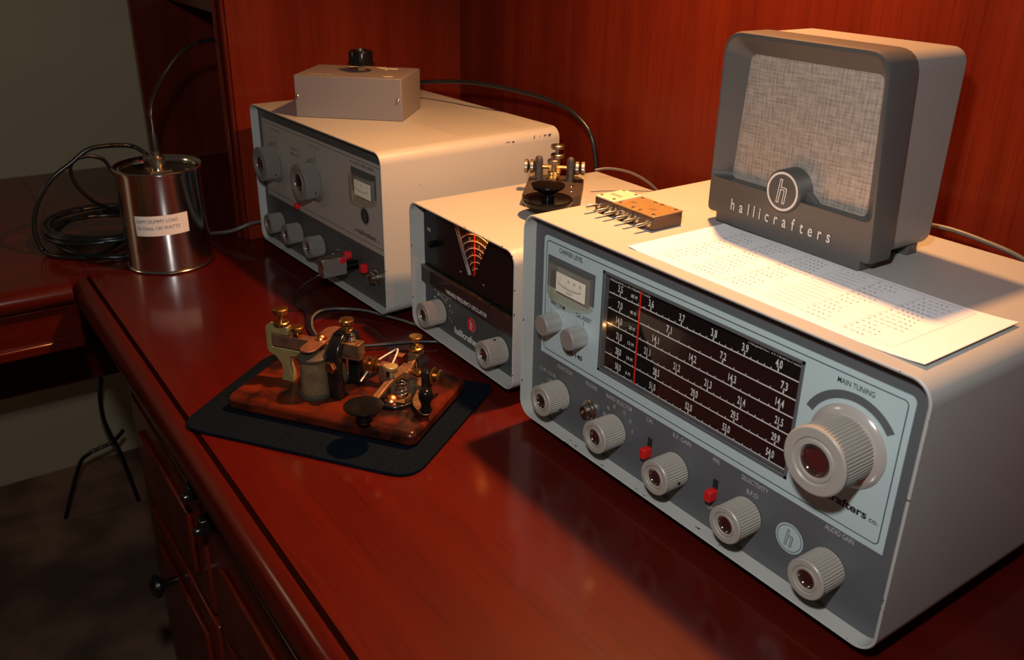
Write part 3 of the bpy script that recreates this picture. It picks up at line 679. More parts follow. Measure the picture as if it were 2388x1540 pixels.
# lower panel, emblem, lettering
ao = rrect(lt, rt, z0 + .0019, top, .0100, 8)
lowp = MB().prism(clip(ao, 1, .0650, True), 'xz', arec, arec + .004).build('lower_panel', M['panel_T'], vf, 0)
k = MB(); yl = arec - .0002
labels(lowp, 'white', [('BAND SELECTOR', .0194, .0524, .0524), ('40', .0215, None, .0437, .0027), ('20', .0274, None, .0489, .0027), ('15', .0438, None, .0489, .0027), ('10', .0495, None, .0440, .0027), ('6', .0532, None, .0389, .0027), ('2', .0525, None, .0292, .0027),
    ('hallicrafters', .0579, .1030, .0205, .0066), ('TUNING', .1348, .1493, .0535)], yl, .0030, .02)
k.ring2d(.0308, .0332, .0166, .0171, yl, 0, R(45), R(112), 20)
for a, c in ((.0490, .0398), (.0482, .0318), (.0196, .0440)): k.quad(a - .0009, a + .0009, c, c + .0005, yl)
k.build('knob_scale', M['white'], lowp, 0)
k = MB(); k.disc2d(.0877, .0398, .0069, yl, 0, 40); k.ring2d(.0877, .0398, .0069, .0072, yl, 1, R(-70), R(90)); hmark(k, .0877, .0396, .0046, yl - .0001, 1, 0)
k.build('badge', [M['redprint'], M['white']], lowp, 0)
st = MB().box(lt + .0003, rt - .0003, arec - .0048, arec - .0002, .0570, .0745).build('trim_strip', M['smoke'], vf, 30, bevel=.0012)
k = MB().box(lt + .0004, .0150, arec - .0046, arec - .0003, .0575, .0740).box(lt + .0004, rt - .0004, arec - .0050, arec - .0015, .0732, .0748)  # silver end cap; the long bar paints the highlight along the top bevel
k.build('strip_cap_highlight', M['dullchrome'], st, 30)
MB().text('VARIABLE FREQUENCY OSCILLATOR', .0500, .1215, .0603, .0037, arec - .0050, bold=.02).build('strip_lettering', M['white'], st, 0)
fluted_knob(vf, .0308, .0332, arec, .0127, .0206, hole=-1.2); fluted_knob(vf, .1386, .0346, arec, .0126, .0203, hole=1.45)

# ================================================================== transmitter (left)
tx_, ty_, tth = -0.54324, -0.01206, 0.037274
TW, TH, TD, trec = 0.3121, 0.1690, 0.2234, 0.0093
tr = thing('radio_transmitter', 'grey transmitter with two large knobs, leftmost and farthest of the radios', 'radio', (tx_, ty_, 0), tth)
case(tr, TW, TH, TD, z0, 0.012, trec, 'caseT'); feet(tr, TW, TD, z0)
fpT = MB().prism(rrect(.0019, TW - .0019, z0 + .0019, z0 + TH - .0019, .0100, 8), 'xz', trec, trec + .005).build('front_panel', M['panel_T'], tr, 0)
plT = MB().box(.0125, .2990, trec - .0006, trec - .00002, .0715, .1650).build('name_plate', M['plate_grey'], tr, 0)
k = MB(); yl = trec - .0007
k.frame(.0160, .2955, .0775, .1618, .0005, yl, 0)
k.build('plate_border', M['black'], plT, 0)
labels(plT, 'fadeprint', [('PLATE LOADING', .0357, .0624, .1540), ('PLATE TUNING', .1381, .1630, .1540), ('TRANSMITTER', .0887, .1110, .1415, .0026), ('MODEL HT-40', .0887, .1110, .1352, .0030, .03)], yl, .0030)
labels(plT, 'black', [('R.F. OUTPUT-GRID CURRENT', .2336, .2841, .1560, .0028, .01), ('the', .2343, .2405, .0830), ('hallicrafters', .2420, .2815, .0830, .0050, .02), ('co.', .2832, .2890, .0830)], yl, .0030)
for a, b_x, c, d in ((.0494, .0500, .1420, .1500), (.1508, .1514, .1425, .1510)): MB().quad(a, b_x, c, d, yl).build('index_mark', M['black'], plT, 0)
k = MB(); k.disc2d(.2596, .1050, .0082, yl, 0, 40); k.ring2d(.2596, .1050, .0091, .0096, yl, 0); hmark(k, .2596, .1050, .0050, yl - .0001, 1, 0)
k.build('badge', [M['black'], M['fadeprint']], plT, 0)
yd = trec - .0002
labels(fpT, 'dimprint', [(s_, a, b_x, c, .0026) for s_, a, b_x, c in (('CRYSTAL', .2398, .2602, .0585), ('KEY', .2770, .2840, .0655), ('TRANSMIT', .2378, .2621, .0300), ('BAND', .0560, .0680, .0580), ('FUNCTION', .1180, .1340, .0600), ('MICROPHONE', .1780, .2020, .0600), ('STANDBY', .2080, .2250, .0590))], yd)
MB().ring2d(.2680, .0217, .0058, .0062, yd, 0, R(150), R(300)).build('scratch', M['dimprint'], fpT, 0)
k = MB()
for a in range(6): k.disc2d(.0935 + .0175 * math.cos(R(20 + a * 28)), .0425 + .0175 * math.sin(R(20 + a * 28)), .0005, yd, 0, 8)
k.build('knob_scale', M['dimprint'], fpT, 0)
k = MB().box(.2350, .2860, yl - .0002, yl, .1270, .1525); k.build('meter_recess', M['panel_T'], plT, 0)
meter(tr, .2385, .2865, .1225, .1480, yl - .0003, (('0', .18), ('2.5', .47), ('5', .82)), '', 6)
fluted_knob(tr, .0443, .1170, trec, .0202, .0215, 'knob_grey', n=60, skirt=.0240, hole=-.6); fluted_knob(tr, .1482, .1181, trec, .0204, .0214, 'knob_grey', n=60, skirt=.0242, hole=-.5)
for x in (.0437, .0935, .1504): fluted_knob(tr, x, .0426, trec, .0123, .0180, 'knob_grey', n=40)
MB().box(.0960, .1030, trec - .006, trec + .0002, .0735, .0800).build('red_lever', M['red'], tr, 30, bevel=.001)
MB().box(.2520, .2590, trec - .0068, trec + .0002, .0425, .0520).build('slide_switch', M['red'], tr, 30, bevel=.001)
for a, c in ((.1924, .0487), (.2585, .0385), (.1790, .0400)): MB().lathe([(.0016, 0), (.0016, .0012), (.0008, .0018), (0, .0018)], 0, axm((0, -1, 0), (a, trec, c)), 14).build('screw', M['chrome'], tr)
MB().lathe([(.0085, 0), (.0085, .0008), (.0075, .0012), (.0070, .0050), (.0048, .0054), (.0046, .0085), (.0032, .0085), (.0030, .002), (0, .002)], 0, axm((0, -1, 0), (.2775, trec, .0430)), 32).build('key_jack', M['nickel'], tr, 35)

chips(tr, [(.1530, .1737, .0040, .0010), (.1600, .1733, .0030, .0010), (.1875, .1748, .0012, .0022), (.1950, .1750, .0012, .0008), (.2020, .1752, .0025, .0016), (.2080, .1745, .0030, .0020), (.0440, .1441, .0008, .0008)], 'yz', TW + .00015)

# silver plug box stuck in the transmitter's socket, with its cable
pl = thing('microphone_plug', 'small silver box plug stuck in the transmitter front, trailing a thin cable', 'plug', (tx_, ty_, 0), tth)
MB().box(.2285, .2402, -.0335, -.0050, .0385, .0596).build('plug_body', M['dullchrome'], pl, 30, bevel=.0012)
MB().box(.2400, .2408, -.0325, -.0060, .0395, .0586).build('side_plate', M['sparkle'], pl, 30)
MB().lathe([(.0036, 0), (.0036, .0015), (.0020, .0019), (0, .0019)], 0, axm((1, 0, 0), (.2405, -.0105, .0553)), 16).build('red_dot', M['red'], pl)
MB().lathe([(.0046, 0), (.0048, .0065), (.0042, .0078), (0, .0080)], 0, axm((.15, 1, 0), (.2350, -.0058, .0575)), 24).build('red_button', M['red'], pl)
MB().lathe([(.0052, 0), (.0052, .0150)], 0, axm((0, 1, 0), (.2350, -.0055, .0450)), 24).build('plug_collar', M['bakelite'], pl)
Ti = xf_t = (Matrix.Translation((tx_, ty_, 0)) @ Matrix.Rotation(tth, 4, 'Z')).inverted()
cb = [Ti @ Vector(p) for p in ((-.3035, -.0390, .0440), (-.3060, -.0460, .0400), (-.3150, -.0560, .0290), (-.3290, -.0600, .0140), (-.3300, -.0560, .0035), (-.3180, -.0540, .0026), (-.2977, -.0600, .0026), (-.2750, -.0690, .0026), (-.2550, -.0730, .0026), (-.2330, -.0755, .0026), (-.2150, -.0730, .0030))]
MB().tube(spline([tuple(p) for p in cb], 8), .0013, 0, 8).build('plug_cable', M['cable'], pl, 60)

# ================================================================== loudspeaker on the receiver
sp = thing('loudspeaker', 'charcoal desktop loudspeaker with woven grille standing on the receiver', 'speaker', (0.0947, 0.1055, 0.1846), -0.0332)
zs = 0.1845
MB().box(.0000, .1256, .0005, .0190, .0002, .0090).box(.003, .1226, .055, .066, .0002, .0080).build('base', M['speaker_front'], sp, 30, bevel=.001)
cb_ = MB(); cs = rrect(-.0015, .1275, .0062, .1335, .010, 8)
cb_.prism(cs, 'xz', .0170, .0700); cb_.build('cabinet', M['speaker_case'], sp, 35, bevel=.0015)
# bezel: rounded trapezoid ring, leaning slightly forward at the top, with a splayed throat
def trap(xb0, xb1, xt0, xt1, zb_, zt_, r, n=6):
    P = [(xb0, zb_), (xb1, zb_), (xt1, zt_), (xt0, zt_)]; out = []
    rr = [r[0], r[0], r[1], r[1]]
    for i in range(4):
        p0 = Vector(P[i - 1]); p1 = Vector(P[i]); p2 = Vector(P[(i + 1) % 4]); a = (p0 - p1).normalized(); b = (p2 - p1).normalized(); ri = rr[i]
        s_ = p1 + a * ri; e_ = p1 + b * ri
        for k in range(n + 1):
            t = k / n; out.append(tuple((1 - t) ** 2 * s_ + 2 * t * (1 - t) * p1 + t * t * e_))
    return out
def ly_(z, y0): return y0 - 0.0075 * (z - .007) / .128
lo = [trap(-.0088, .1338, -.0022, .1282, .0065, .1352, (.004, .0155)), trap(-.0080, .1330, -.0014, .1274, .0073, .1344, (.004, .0150)),
      trap(-.0062, .1300, .0000, .1250, .0330, .1318, (.006, .0130)), trap(.0035, .1180, .0085, .1130, .0325, .1190, (.005, .0045))]
ys = [.0030, .0000, .0004, .0105]
vs = []; n = len(lo[0])
back = [(a, b) for a, b in lo[0]]
for a, b in back: vs.append((a, .0195, b))
for a, b in lo[0]: vs.append((a, ly_(b, ys[0]), b))
for a, b in lo[1]: vs.append((a, ly_(b, ys[1]), b))
for a, b in lo[2]: vs.append((a, ly_(b, ys[2]), b))
for a, b in lo[3]: vs.append((a, .0105, b))
fs = []
for l in range(4):
    for k_ in range(n): q = (k_ + 1) % n; fs.append((l * n + k_, l * n + q, (l + 1) * n + q, (l + 1) * n + k_))
fs.append([k_ for k_ in range(n)])
MB().add(vs, fs).build('bezel', M['speaker_front'], sp, 32)
MB().box(.002, .1195, .0098, .0104, .031, .1215).build('grille_cloth', M['grille'], sp, 0)
bc, bz = .0605, .0372
boss = MB().lathe([(.0150, -.011), (.0146, .0030), (.0138, .0040), (0, .0040)], 0, axm((0, -1, 0), (bc, .0010, bz)), 48)
boss.prism([(bc - .026, .0300), (bc + .026, .0300), (bc + .013, .0400), (bc + .009, .0440), (bc - .009, .0440), (bc - .013, .0400)], 'xz', .0040, .0102)
boss = boss.build('emblem_boss', M['speaker_front'], sp, 35)
k = MB(); k.ring2d(bc, bz, .0116, .0132, -.0031, 0, n=48); k.build('emblem_ring', M['speaker_text'], boss, 0)
k = MB(); hmark(k, bc, bz, .0078, -.0031, 0, 1); k.build('emblem_letter', [M['speaker_text'], M['speaker_front']], boss, 0)
k = MB(); s_ = 'hallicrafters'; x = .0150
wd = {'l': .0058, 'i': .0062, 'f': .0078, 't': .0078, 'r': .0080}
xs = []
for ch in s_: xs.append(x); x += wd.get(ch, .0090)
sc_ = (.1075 - .0150) / (x - .0150)
for ch, xx in zip(s_, xs):
    v_, f_, a_, b_x = glyphs(ch, .015); X0 = .0150 + (xx - .0150) * sc_
    wch = (b_x - a_) * .0072 * .80
    k.text(ch, X0, X0 + wch, .0128, .0078, -.00095, bold=.015)
k.build('speaker_lettering', M['speaker_text'], sp, 0)
sc_cable = thing('speaker_cable', 'thin dark cable lying behind the receiver beside the speaker', 'cable', (0, 0, 0))
MB().tube(spline([(.14, .2165, .150), (.165, .2180, .176), (.195, .2190, .1890), (.235, .2200, .1885), (.275, .2200, .180), (.32, .2190, .150)], 8), .0018, 0, 8).build('cable_jacket', M['cable_grey'], sc_cable, 60)

# ================================================================== paper chart and crystals on the receiver
pz = .1846
pp = thing('code_chart', 'white sheet printed with a dot and dash code table, under the speaker front', 'paper', (0, 0, 0))
nx = 24; vs = []; fs = []
def curl(x, y): return max(0.0, (x - .285)) ** 2 * 1.6 + max(0, .112 - x) ** 2 * 20
cor = [(.1053, .0106), (.3230, .0117), (.3215, .1045), (.1057, .1045)]
for lay in (0, .00018):
    for i in range(nx + 1):
        u = i / nx
        for v_ in (0, .5, 1):
            a = Vector(cor[0]).lerp(Vector(cor[1]), u); b = Vector(cor[3]).lerp(Vector(cor[2]), u); q = a.lerp(b, v_)
            vs.append((q.x, q.y, pz + lay + curl(q.x, q.y)))
m_ = 3 * (nx + 1)
for l in (0, 1):
    for i in range(nx):
        for j_ in (0, 1): a = l * m_ + i * 3 + j_; fs.append((a, a + 3, a + 4, a + 1))
for i in range(nx):
    for j_ in (0, 2): a = i * 3 + j_; fs.append((a, a + 3, a + 3 + m_, a + m_))
for i in (0, nx):
    for j_ in (0, 1): a = i * 3 + j_; fs.append((a, a + 1, a + 1 + m_, a + m_))
sheet = MB().add(vs, fs).build('sheet', M['paper'], pp, 60)
k = MB()
def ink(x0_, x1_, y0_, y1_, m=0):
    k.add([(x0_, y0_, pz + .0003 + curl(x0_, 0)), (x1_, y0_, pz + .0003 + curl(x1_, 0)), (x1_, y1_, pz + .0003 + curl(x1_, 0)), (x0_, y1_, pz + .0003 + curl(x0_, 0))], [(0, 1, 2, 3)], m)
cx = [.1275, .1540, .1830, .2120, .2385, .2680, .3000]; r0, r1_ = .0200, .1000
for xv in cx: ink(xv - .0001, xv + .0001, r0, r1_, 1)
for yv in (r0, r1_, .0735, .0470): ink(cx[0], cx[-1], yv - .0001, yv + .0001, 1)
rng = random.Random(3); code = {'A': '.-', 'B': '-...', 'C': '-.-.', 'D': '-..', 'E': '.', 'F': '..-.', 'G': '--.', 'H': '....', 'I': '..', 'J': '.---', 'K': '-.-', 'L': '.-..', 'M': '--', 'N': '-.', 'O': '---', 'P': '.--.', 'Q': '--.-', 'R': '.-.', 'S': '...', 'T': '-', 'U': '..-', 'V': '...-', 'W': '.--', 'X': '-..-', 'Y': '-.--', 'Z': '--..', '1': '.----', '2': '..---', '3': '...--', '4': '....-', '5': '.....', '6': '-....', '7': '--...', '8': '---..', '9': '----.', '0': '-----'}
keys = list(code); ki = 0
for cI in range(6):
    for rI in range(15):
        if cI == 3 and rI > 0: # a column of plain text lines
            ink(cx[cI] + .002, cx[cI + 1] - .002 - rng.random() * .004, r1_ - .0045 - rI * .0052, r1_ - .0040 - rI * .0052, 1); continue
        ch = keys[ki % 36]; ki += 1; y_ = r1_ - .0042 - rI * .0053
        k.text(ch, cx[cI] + .0012, None, y_ - .0008, .0022, pz + .0003, 0, asp=.7, pl='xy'); x = cx[cI] + .0050
        for s_ in code[ch]:
            if x > cx[cI + 1] - .002: break
            if s_ == '.':
                zc = pz + .0003 + curl(x, 0); k.add([(x + .0006 + .00062 * math.cos(t_), y_ + .00062 * math.sin(t_), zc) for t_ in [i * PI / 5 for i in range(10)]], [list(range(10))], 0); x += .0030
            else: ink(x, x + .0026, y_ - .0002, y_ + .0002); x += .0040
k.build('printing', [M['ink'], M['inkline']], sheet, 0)

def crystal(x0_, label, mtp, lift=0.0, num=None):
    c = thing('crystal_holder', label, 'crystal', (x0_, .0480, .1846), 0, 'plug-in crystals lying on the receiver lid')
    MB().box(0, .0208, 0, .0290, .0001, .0098 + lift).build('holder_body', M['crystal_brown'], c, 30, bevel=.0006)
    pt = MB().box(-.0002, .0210, -.0002, .0292, .0098 + lift, .0108 + lift)
    pt.build('cover_plate', M[mtp], c, 30, bevel=.0002)
    for a in (.0035, .0173):
        for b_x in (.0035, .0255): MB().lathe([(.0013, 0), (.0013, .0004), (.0008, .0008), (0, .0008)], 0, Matrix.Translation((a, b_x, .0108 + lift)), 12).build('rivet', M['chrome'], c)
    for a in (.0042, .0166):
        MB().lathe([(.0026, -.0002), (.0026, .0008), (.0012, .0010), (.0012, .0122), (.0008, .0128), (0, .0128)], 0, axm((0, -1, 0), (a, .0004, .0052)), 16).build('pin', M['nickel'], c, 40)
    k = MB()
    if num: k.text(num[0], .0040, .0100 if len(num[0]) < 5 else .0160, .0110, .0036, .0109 + lift, pl='xy')
    if num: k.build('stamped_number', M['fadeprint'], c, 0)
    if num and len(num) > 1: MB().text(num[1], .0085, .0125, .0040, .0034, -.0001).build('side_number', M['decal'], c, 0)
crystal(.0258, 'left crystal holder of the three, with a pale tinned cover plate and scribbled marking', 'crystal_plate2', .0008, ('8030K',))
crystal(.0470, 'middle crystal holder of the three, brass cover plate between its two neighbours', 'crystal_plate', 0, ('7107', '78'))
crystal(.0682, 'right crystal holder of the three, brown side facing the sheet of paper', 'crystal_plate', 0, ('3579',))

# ================================================================== switch box on the transmitter
bxx = thing('switch_box', 'small grey metal box with a black knob on top, standing on the transmitter', 'switch box', (-.4356, .00295, .1811), .80626)
MB().box(0, .1210, 0, .0820, .0001, .0455).build('box_cover', M['box_grey'], bxx, 30, bevel=.0008)
MB().box(.1206, .1216, .0010, .0812, .0006, .0448).build('end_plate', M['box_grey'], bxx, 30)
for a in (.0030, .1172): MB().lathe([(.0023, 0), (.0022, .0008), (.0012, .0018), (0, .0019)], 0, axm((0, -1, 0), (a, 0, .0228)), 20).build('screw', M['nickel'], bxx, 50)
kb = MB().lathe([(.0156, .0530), (.0156, .0545), (.0136, .0556), (.0134, .0665), (.0120, .0685), (.0090, .0686), (.0085, .0676), (0, .0676)], 0, Matrix.Translation((.0635, .0440, 0)), 60, lambda i, j: 1 - .03 * (i % 4 in (0, 1)) if j in (2, 3) else 1).build('knob', M['gloss_black'], bxx, 30)
MB().lathe([(.0040, 0), (.0040, .0030)], 0, Matrix.Translation((.0635, .0440, .0676)), 20).build('knob_disc', M['dullchrome'], kb)
MB().lathe([(.0062, .0456), (.0062, .0464), (.0045, .0466), (.0045, .0500), (.0034, .0502), (.0034, .0532)], 0, Matrix.Translation((.0635, .0440, 0)), 6).build('shaft_nut', M['chrome'], bxx, 20)
k = MB(); yy = .0458
def pad(x0_, x1_, y0_, y1_): k.add([(x0_, y0_, yy), (x1_, y0_, yy), (x1_, y1_, yy), (x0_, y1_, yy)], [(0, 1, 2, 3)])
pad(.084, .100, .062, .070); pad(.040, .056, .068, .074); pad(.070, .084, .070, .076)
for q in range(24):
    a0, a1 = R(25 + q * 6), R(25 + (q + 1) * 6); cx0, cy0 = .0635, .044
    k.add([(cx0 + .027 * math.cos(a0), cy0 + .027 * math.sin(a0), yy), (cx0 + .030 * math.cos(a0), cy0 + .030 * math.sin(a0), yy), (cx0 + .030 * math.cos(a1), cy0 + .030 * math.sin(a1), yy), (cx0 + .027 * math.cos(a1), cy0 + .027 * math.sin(a1), yy)], [(0, 1, 2, 3)])
k.add([(.1040 + .0060 * math.cos(i * PI / 10), .0110 + .0030 * math.sin(i * PI / 10), yy) for i in range(20)], [list(range(20))])
k.text('MODEL 550', .0150, .0420, .0080, .0040, yy, pl='xy')
k.build('box_markings', M['decal'], bxx, 0)

# ================================================================== morse key on the oscillator
K0 = xf @ Vector((.110, .0825, 0)); kth = ath + R(48.7); kz = z0 + AH + .0001
mk = thing('morse_key', 'black morse key with flat knob standing on the small middle radio', 'morse key', (K0.x, K0.y, kz), kth)
outl = [(-.008, .013), (.010, .013), (.0285, .034), (.0285, .092), (.022, .102), (-.019, .102), (-.0262, .092), (-.0262, .028)]
MB().prism(outl, 'xy', .0002, .0110).build('key_base', M['crackle'], mk, 30, bevel=.0012)
MB().lathe([(.0135, .0085), (.0205, .0100), (.0228, .0130), (.0230, .0150), (.0222, .0160), (.0195, .0155), (.0080, .0140), (0, .0140)], 0, None, 56).build('finger_guard', M['bakelite'], mk, 40)
kn = MB().lathe([(.0062, .0140), (.0058, .0205), (.0085, .0225), (.0140, .0255), (.0156, .0275), (.0152, .0290), (.0120, .0298), (.0060, .0302), (0, .0303)], 0, None, 56).build('key_knob', M['bakelite'], mk, 50)
MB().box(-.0035, .0035, .0, .098, .0160, .0195).box(-.0060, .0060, .066, .088, .0190, .0235).build('key_lever', M['brass'], mk, 30, bevel=.0008)
MB().box(-.0055, .0055, .058, .072, .0112, .0150).build('contact_block', M['brass'], mk, 30, bevel=.0006)
MB().cyl((-.016, .080, .0245), (.016, .080, .0245), .0021, 0, 20).build('axle', M['brass'], mk)
for s_ in (-1, 1):
    MB().lathe([(.0046, .0108), (.0042, .0125), (.0040, .0300), (.0036, .0330), (.0022, .0348), (0, .0353)], 0, Matrix.Translation((s_ * .0155, .080, 0)), 24).build('post', M['crackle_post'], mk, 50)
    t_ = MB()
    for d0 in (.0205, .0262): t_.lathe([(.0022, -.002), (.0060, -.0002), (.0066, .0002), (.0066, .0030), (.0060, .0034), (0, .0034)], 0, axm((s_, 0, 0), (s_ * d0, .080, .0245)), 40, lambda i, j: 1 - .04 * (i % 2) if j in (2, 3) else 1)
    t_.build('thumb_nut', M['dullchrome'], mk, 30)
MB().lathe([(.0022, .0150), (.0022, .0300), (.0060, .0310), (.0062, .0320), (.0062, .0345), (.0056, .0352), (0, .0352)], 0, Matrix.Translation((0, .068, 0)), 36).build('adjusting_screw', M['dullchrome'], mk, 30)
t_ = MB(); t_.cyl((0.001, .0985, .0110), (0.001, .0985, .0430), .0024, 0)
for zc in (.0295, .0385): t_.lathe([(.0060, 0), (.0068, .0006), (.0068, .0032), (.0058, .0040), (0, .0040)], 0, Matrix.Translation((.001, .0985, zc)), 40)
t_.build('binding_post', M['dullchrome'], mk, 30)
for a, b_x in ((.019, .045), (.018, .062), (-.018, .050)): MB().lathe([(.0028, 0), (.0026, .0006), (0, .0008)], 0, Matrix.Translation((a, b_x, .0110)), 16).build('base_screw', M['nickel'], mk)
kc = thing('key_cable', 'thin grey cable running from the key on the middle radio to behind it', 'cable', (ax_, ay_, 0), ath)
MB().tube(spline([(.0745, .1660, .1640), (.0800, .1800, .1650), (.0900, .2000, .1600), (.1000, .2180, .1480), (.1060, .2320, .1300), (.1070, .2390, .100)], 8), .0013, 0, 8).build('cable_jacket', M['cable_grey'], kc, 60)

# ================================================================== foam mat with the telegraph board
mt = MB(); mp_ = []
corn = [(-.148, -.238), (.026, -.116), (-.064, .020), (-.238, -.122)]
rad = (.020, .022, .012, .02)
P4 = [Vector(c) for c in corn]
for i in range(4):
    p0, p1, p2 = P4[i - 1], P4[i], P4[(i + 1) % 4]; a = (p0 - p1).normalized(); b = (p2 - p1).normalized(); r_ = rad[i]
    for k_ in range(9): t = k_ / 8; s_, e_ = p1 + a * r_, p1 + b * r_; mp_.append(tuple((1 - t) ** 2 * s_ + 2 * t * (1 - t) * p1 + t * t * e_))
tag(MB().prism(mp_, 'xy', .0002, .0030).build('desk_mat', M['mat'], None, 30, bevel=.0006), 'thin black foam mat lying on the desk under the wooden telegraph board', 'mat')

tb = thing('telegraph_set', 'brass telegraph key and sounder on a worn wooden board, on the black mat', 'telegraph', (-.1506, -.1945, .0031), R(35.0))
tb.location.z = DZ
bd = MB().prism(rrect(-.002, .1735, -.001, .1070, .007, 6), 'xy', .0033, .0160)
bd.build('wooden_board', M['basewood'], tb, 30, bevel=.0035)
zb_ = .0161
# --- sounder
yk = .0455
yoke = [(.0262, zb_), (.0375, zb_), (.0372, .0250), (.0350, .0330), (.0360, .0400), (.0455, .0425), (.0455, .0470), (.0200, .0470), (.0200, .0600), (.0365, .0600), (.0365, .0675), (.0165, .0675), (.0145, .0650), (.0145, .0440), (.0160, .0415), (.0230, .0380), (.0275, .0320), (.0282, .0240), (.0272, .0215)]
MB().prism(yoke, 'xz', yk - .0035, yk + .0035).build('yoke', M['brass_dull'], tb, 20, bevel=.0005)
def thumb(parts, x, y, zs_, name='thumb_screw', mtn='brass', par=None):
    t_ = MB()
    for k0 in parts: t_.lathe(k0[0], 0, Matrix.Translation((x, y, 0)), k0[1], (lambda i, j: 1 - .035 * (i % 2) if j in (1, 2) else 1) if k0[2] else None)
    return t_.build(name, M[mtn], tb if par is None else par, 30)
thumb([([(.0022, .062), (.0022, .0790)], 16, 0), ([(.0050, .0676), (.0070, .0684), (.0070, .0704), (.0060, .0712), (.0022, .0714)], 60, 1), ([(.0040, .0775), (.0063, .0785), (.0066, .0825), (.0058, .0833), (0, .0836)], 60, 1)], .0290, yk, 0)
MB().box(.0202, .1045, yk - .0046, yk + .0046, .0485, .0598).build('armature_bar', M['brown_metal'], tb, 30, bevel=.0008)
MB().box(.0870, .1050, yk - .0056, yk + .0056, .0515, .0635).build('bar_end', M['lever'], tb, 30, bevel=.0006)
MB().text('10 OHMS', .0240, .0400, .0535, .0026, yk - .0048).build('stamping', M['lever'], tb, 0)
thumb([([(.0046, .0599), (.0046, .0625)], 6, 0), ([(.0028, .0600), (.0028, .0655)], 16, 0), ([(.0045, .0645), (.0058, .0652), (.0058, .0682), (.0050, .0690), (0, .0692)], 56, 1)], .0440, yk, 0)
sx0, sx1 = .0605, .0740; ct = .0672
strap = []
for a in range(0, 181, 15): strap.append((ct + .0072 * math.cos(R(a)), .0650 + .0072 * math.sin(R(a))))
for a in range(180, 361, 15): strap.append((ct + .0072 * math.cos(R(a)), .0250 + .0072 * math.sin(R(a))))
MB().prism(strap, 'xy', .0600, .0618).build('armature_strap', M['brown_metal'], tb, 30, bevel=.0004)
MB().lathe([(.0052, .0618), (.0050, .0626), (.0036, .0648), (.0014, .0658), (0, .0659)], 0, Matrix.Translation((ct, .0445, 0)), 30).build('strap_screw', M['copper'], tb, 50)
for cy_ in (.0305, .0600):
    c_ = MB().lathe([(.0118, .0195), (.0118, .0510)], 0, Matrix.Translation((ct, cy_, 0)), 40).build('coil', M['coil_cloth'], tb, 40)
    MB().lathe([(.0135, zb_), (.0138, .0170), (.0138, .0192), (.0128, .0200)], 0, Matrix.Translation((ct, cy_, 0)), 40).build('coil_flange', M['coil_end'], c_, 35)
    MB().lathe([(.0128, .0500), (.0138, .0508), (.0138, .0530), (.0100, .0548), (.0060, .0552), (.0058, .0598), (0, .0598)], 0, Matrix.Translation((ct, cy_, 0)), 40).build('coil_flange', M['coil_end'], c_, 35)
# arch
ax0 = .0872; op = []; ip = []
yc = .0470
outer = [(yc - .0195, zb_), (yc - .0200, .0300), (yc - .0215, .0450), (yc - .0200, .0580), (yc - .0150, .0665), (yc - .0070, .0715), (yc + .0070, .0715), (yc + .0150, .0665), (yc + .0195, .0580), (yc + .0210, .0450), (yc + .0215, .0300), (yc + .0240, zb_)]
inner = [(yc + .0130, zb_), (yc + .0135, .0300), (yc + .0140, .0450), (yc + .0125, .0560), (yc + .0075, .0625), (yc, .0640), (yc - .0075, .0625), (yc - .0130, .0560), (yc - .0140, .0450), (yc - .0125, .0300), (yc - .0100, zb_)]
MB().prism(outer + inner, 'yz', ax0 - .0055, ax0 + .0055).build('arch_frame', M['black_enamel'], tb, 30, bevel=.0012)
MB().lathe([(.0052, 0), (.0052, .0032), (.0046, .0037), (0, .0038)], 0, axm((-.25, -1, 0), (ax0 + .000, yc - .0205, .0475)), 6).build('hex_bolt', M['copper'], tb, 20)
thumb([([(.0018, .0560), (.0018, .0790)], 14, 0), ([(.0048, .0716), (.0050, .0740), (.0040, .0748), (.0040, .0758), (.0046, .0762), (.0044, .0772)], 40, 0), ([(.0040, .0778), (.0062, .0788), (.0064, .0818), (.0056, .0828), (0, .0832)], 60, 1)], ax0 + .004, yc, 0)
def spring(name, x, y, za, zb2, r0_, r1_, turns, wr, mtn, par=None):
    pts = []
    n_ = int(turns * 18)
    for i in range(n_ + 1):
        u = i / n_; a = 2 * PI * turns * u; rr = r0_ + (r1_ - r0_) * u; pts.append((x + rr * math.cos(a), y + rr * math.sin(a), za + (zb2 - za) * u))
    return MB().tube(pts, wr, 0, 6).build(name, M[mtn], tb, 60)
spring('arch_spring', ax0 + .008, yc, .0636, .0700, .0030, .0026, 4, .0005, 'nickel')
# --- key
KX = .1340
k = MB(); n_ = 40
k.prism([(.1355 + .0185 * math.cos(2 * PI * i / n_), .0535 + .0255 * math.sin(2 * PI * i / n_)) for i in range(n_)], 'xy', zb_, .0192)
k.build('key_frame', M['black_enamel'], tb, 30, bevel=.0008)
lev = [(-.0030, .0318), (.0060, .0318), (.0140, .0335), (.0300, .0355), (.0420, .0358), (.0520, .0330), (.0600, .0305), (.0740, .0305), (.0800, .0330), (.0900, .0390), (.0920, .0395), (.0920, .0425), (.0880, .0425), (.0780, .0370), (.0700, .0355), (.0620, .0365), (.0520, .0385), (.0420, .0395), (.0300, .0388), (.0140, .0365), (.0050, .0345), (-.0030, .0345)]
lv = MB().prism(lev, 'yz', KX - .0030, KX + .0030); lv.prism([(KX - .006, .058), (KX + .006, .058), (KX + .005, .0740), (KX - .005, .0740)], 'xy', .0295, .0372)
lv.prism([(KX - .005, .082), (KX + .005, .082), (KX + .0055, .0925), (KX - .0055, .0925)], 'xy', .0392, .0425)
lv.build('key_lever', M['lever'], tb, 25, bevel=.0008)
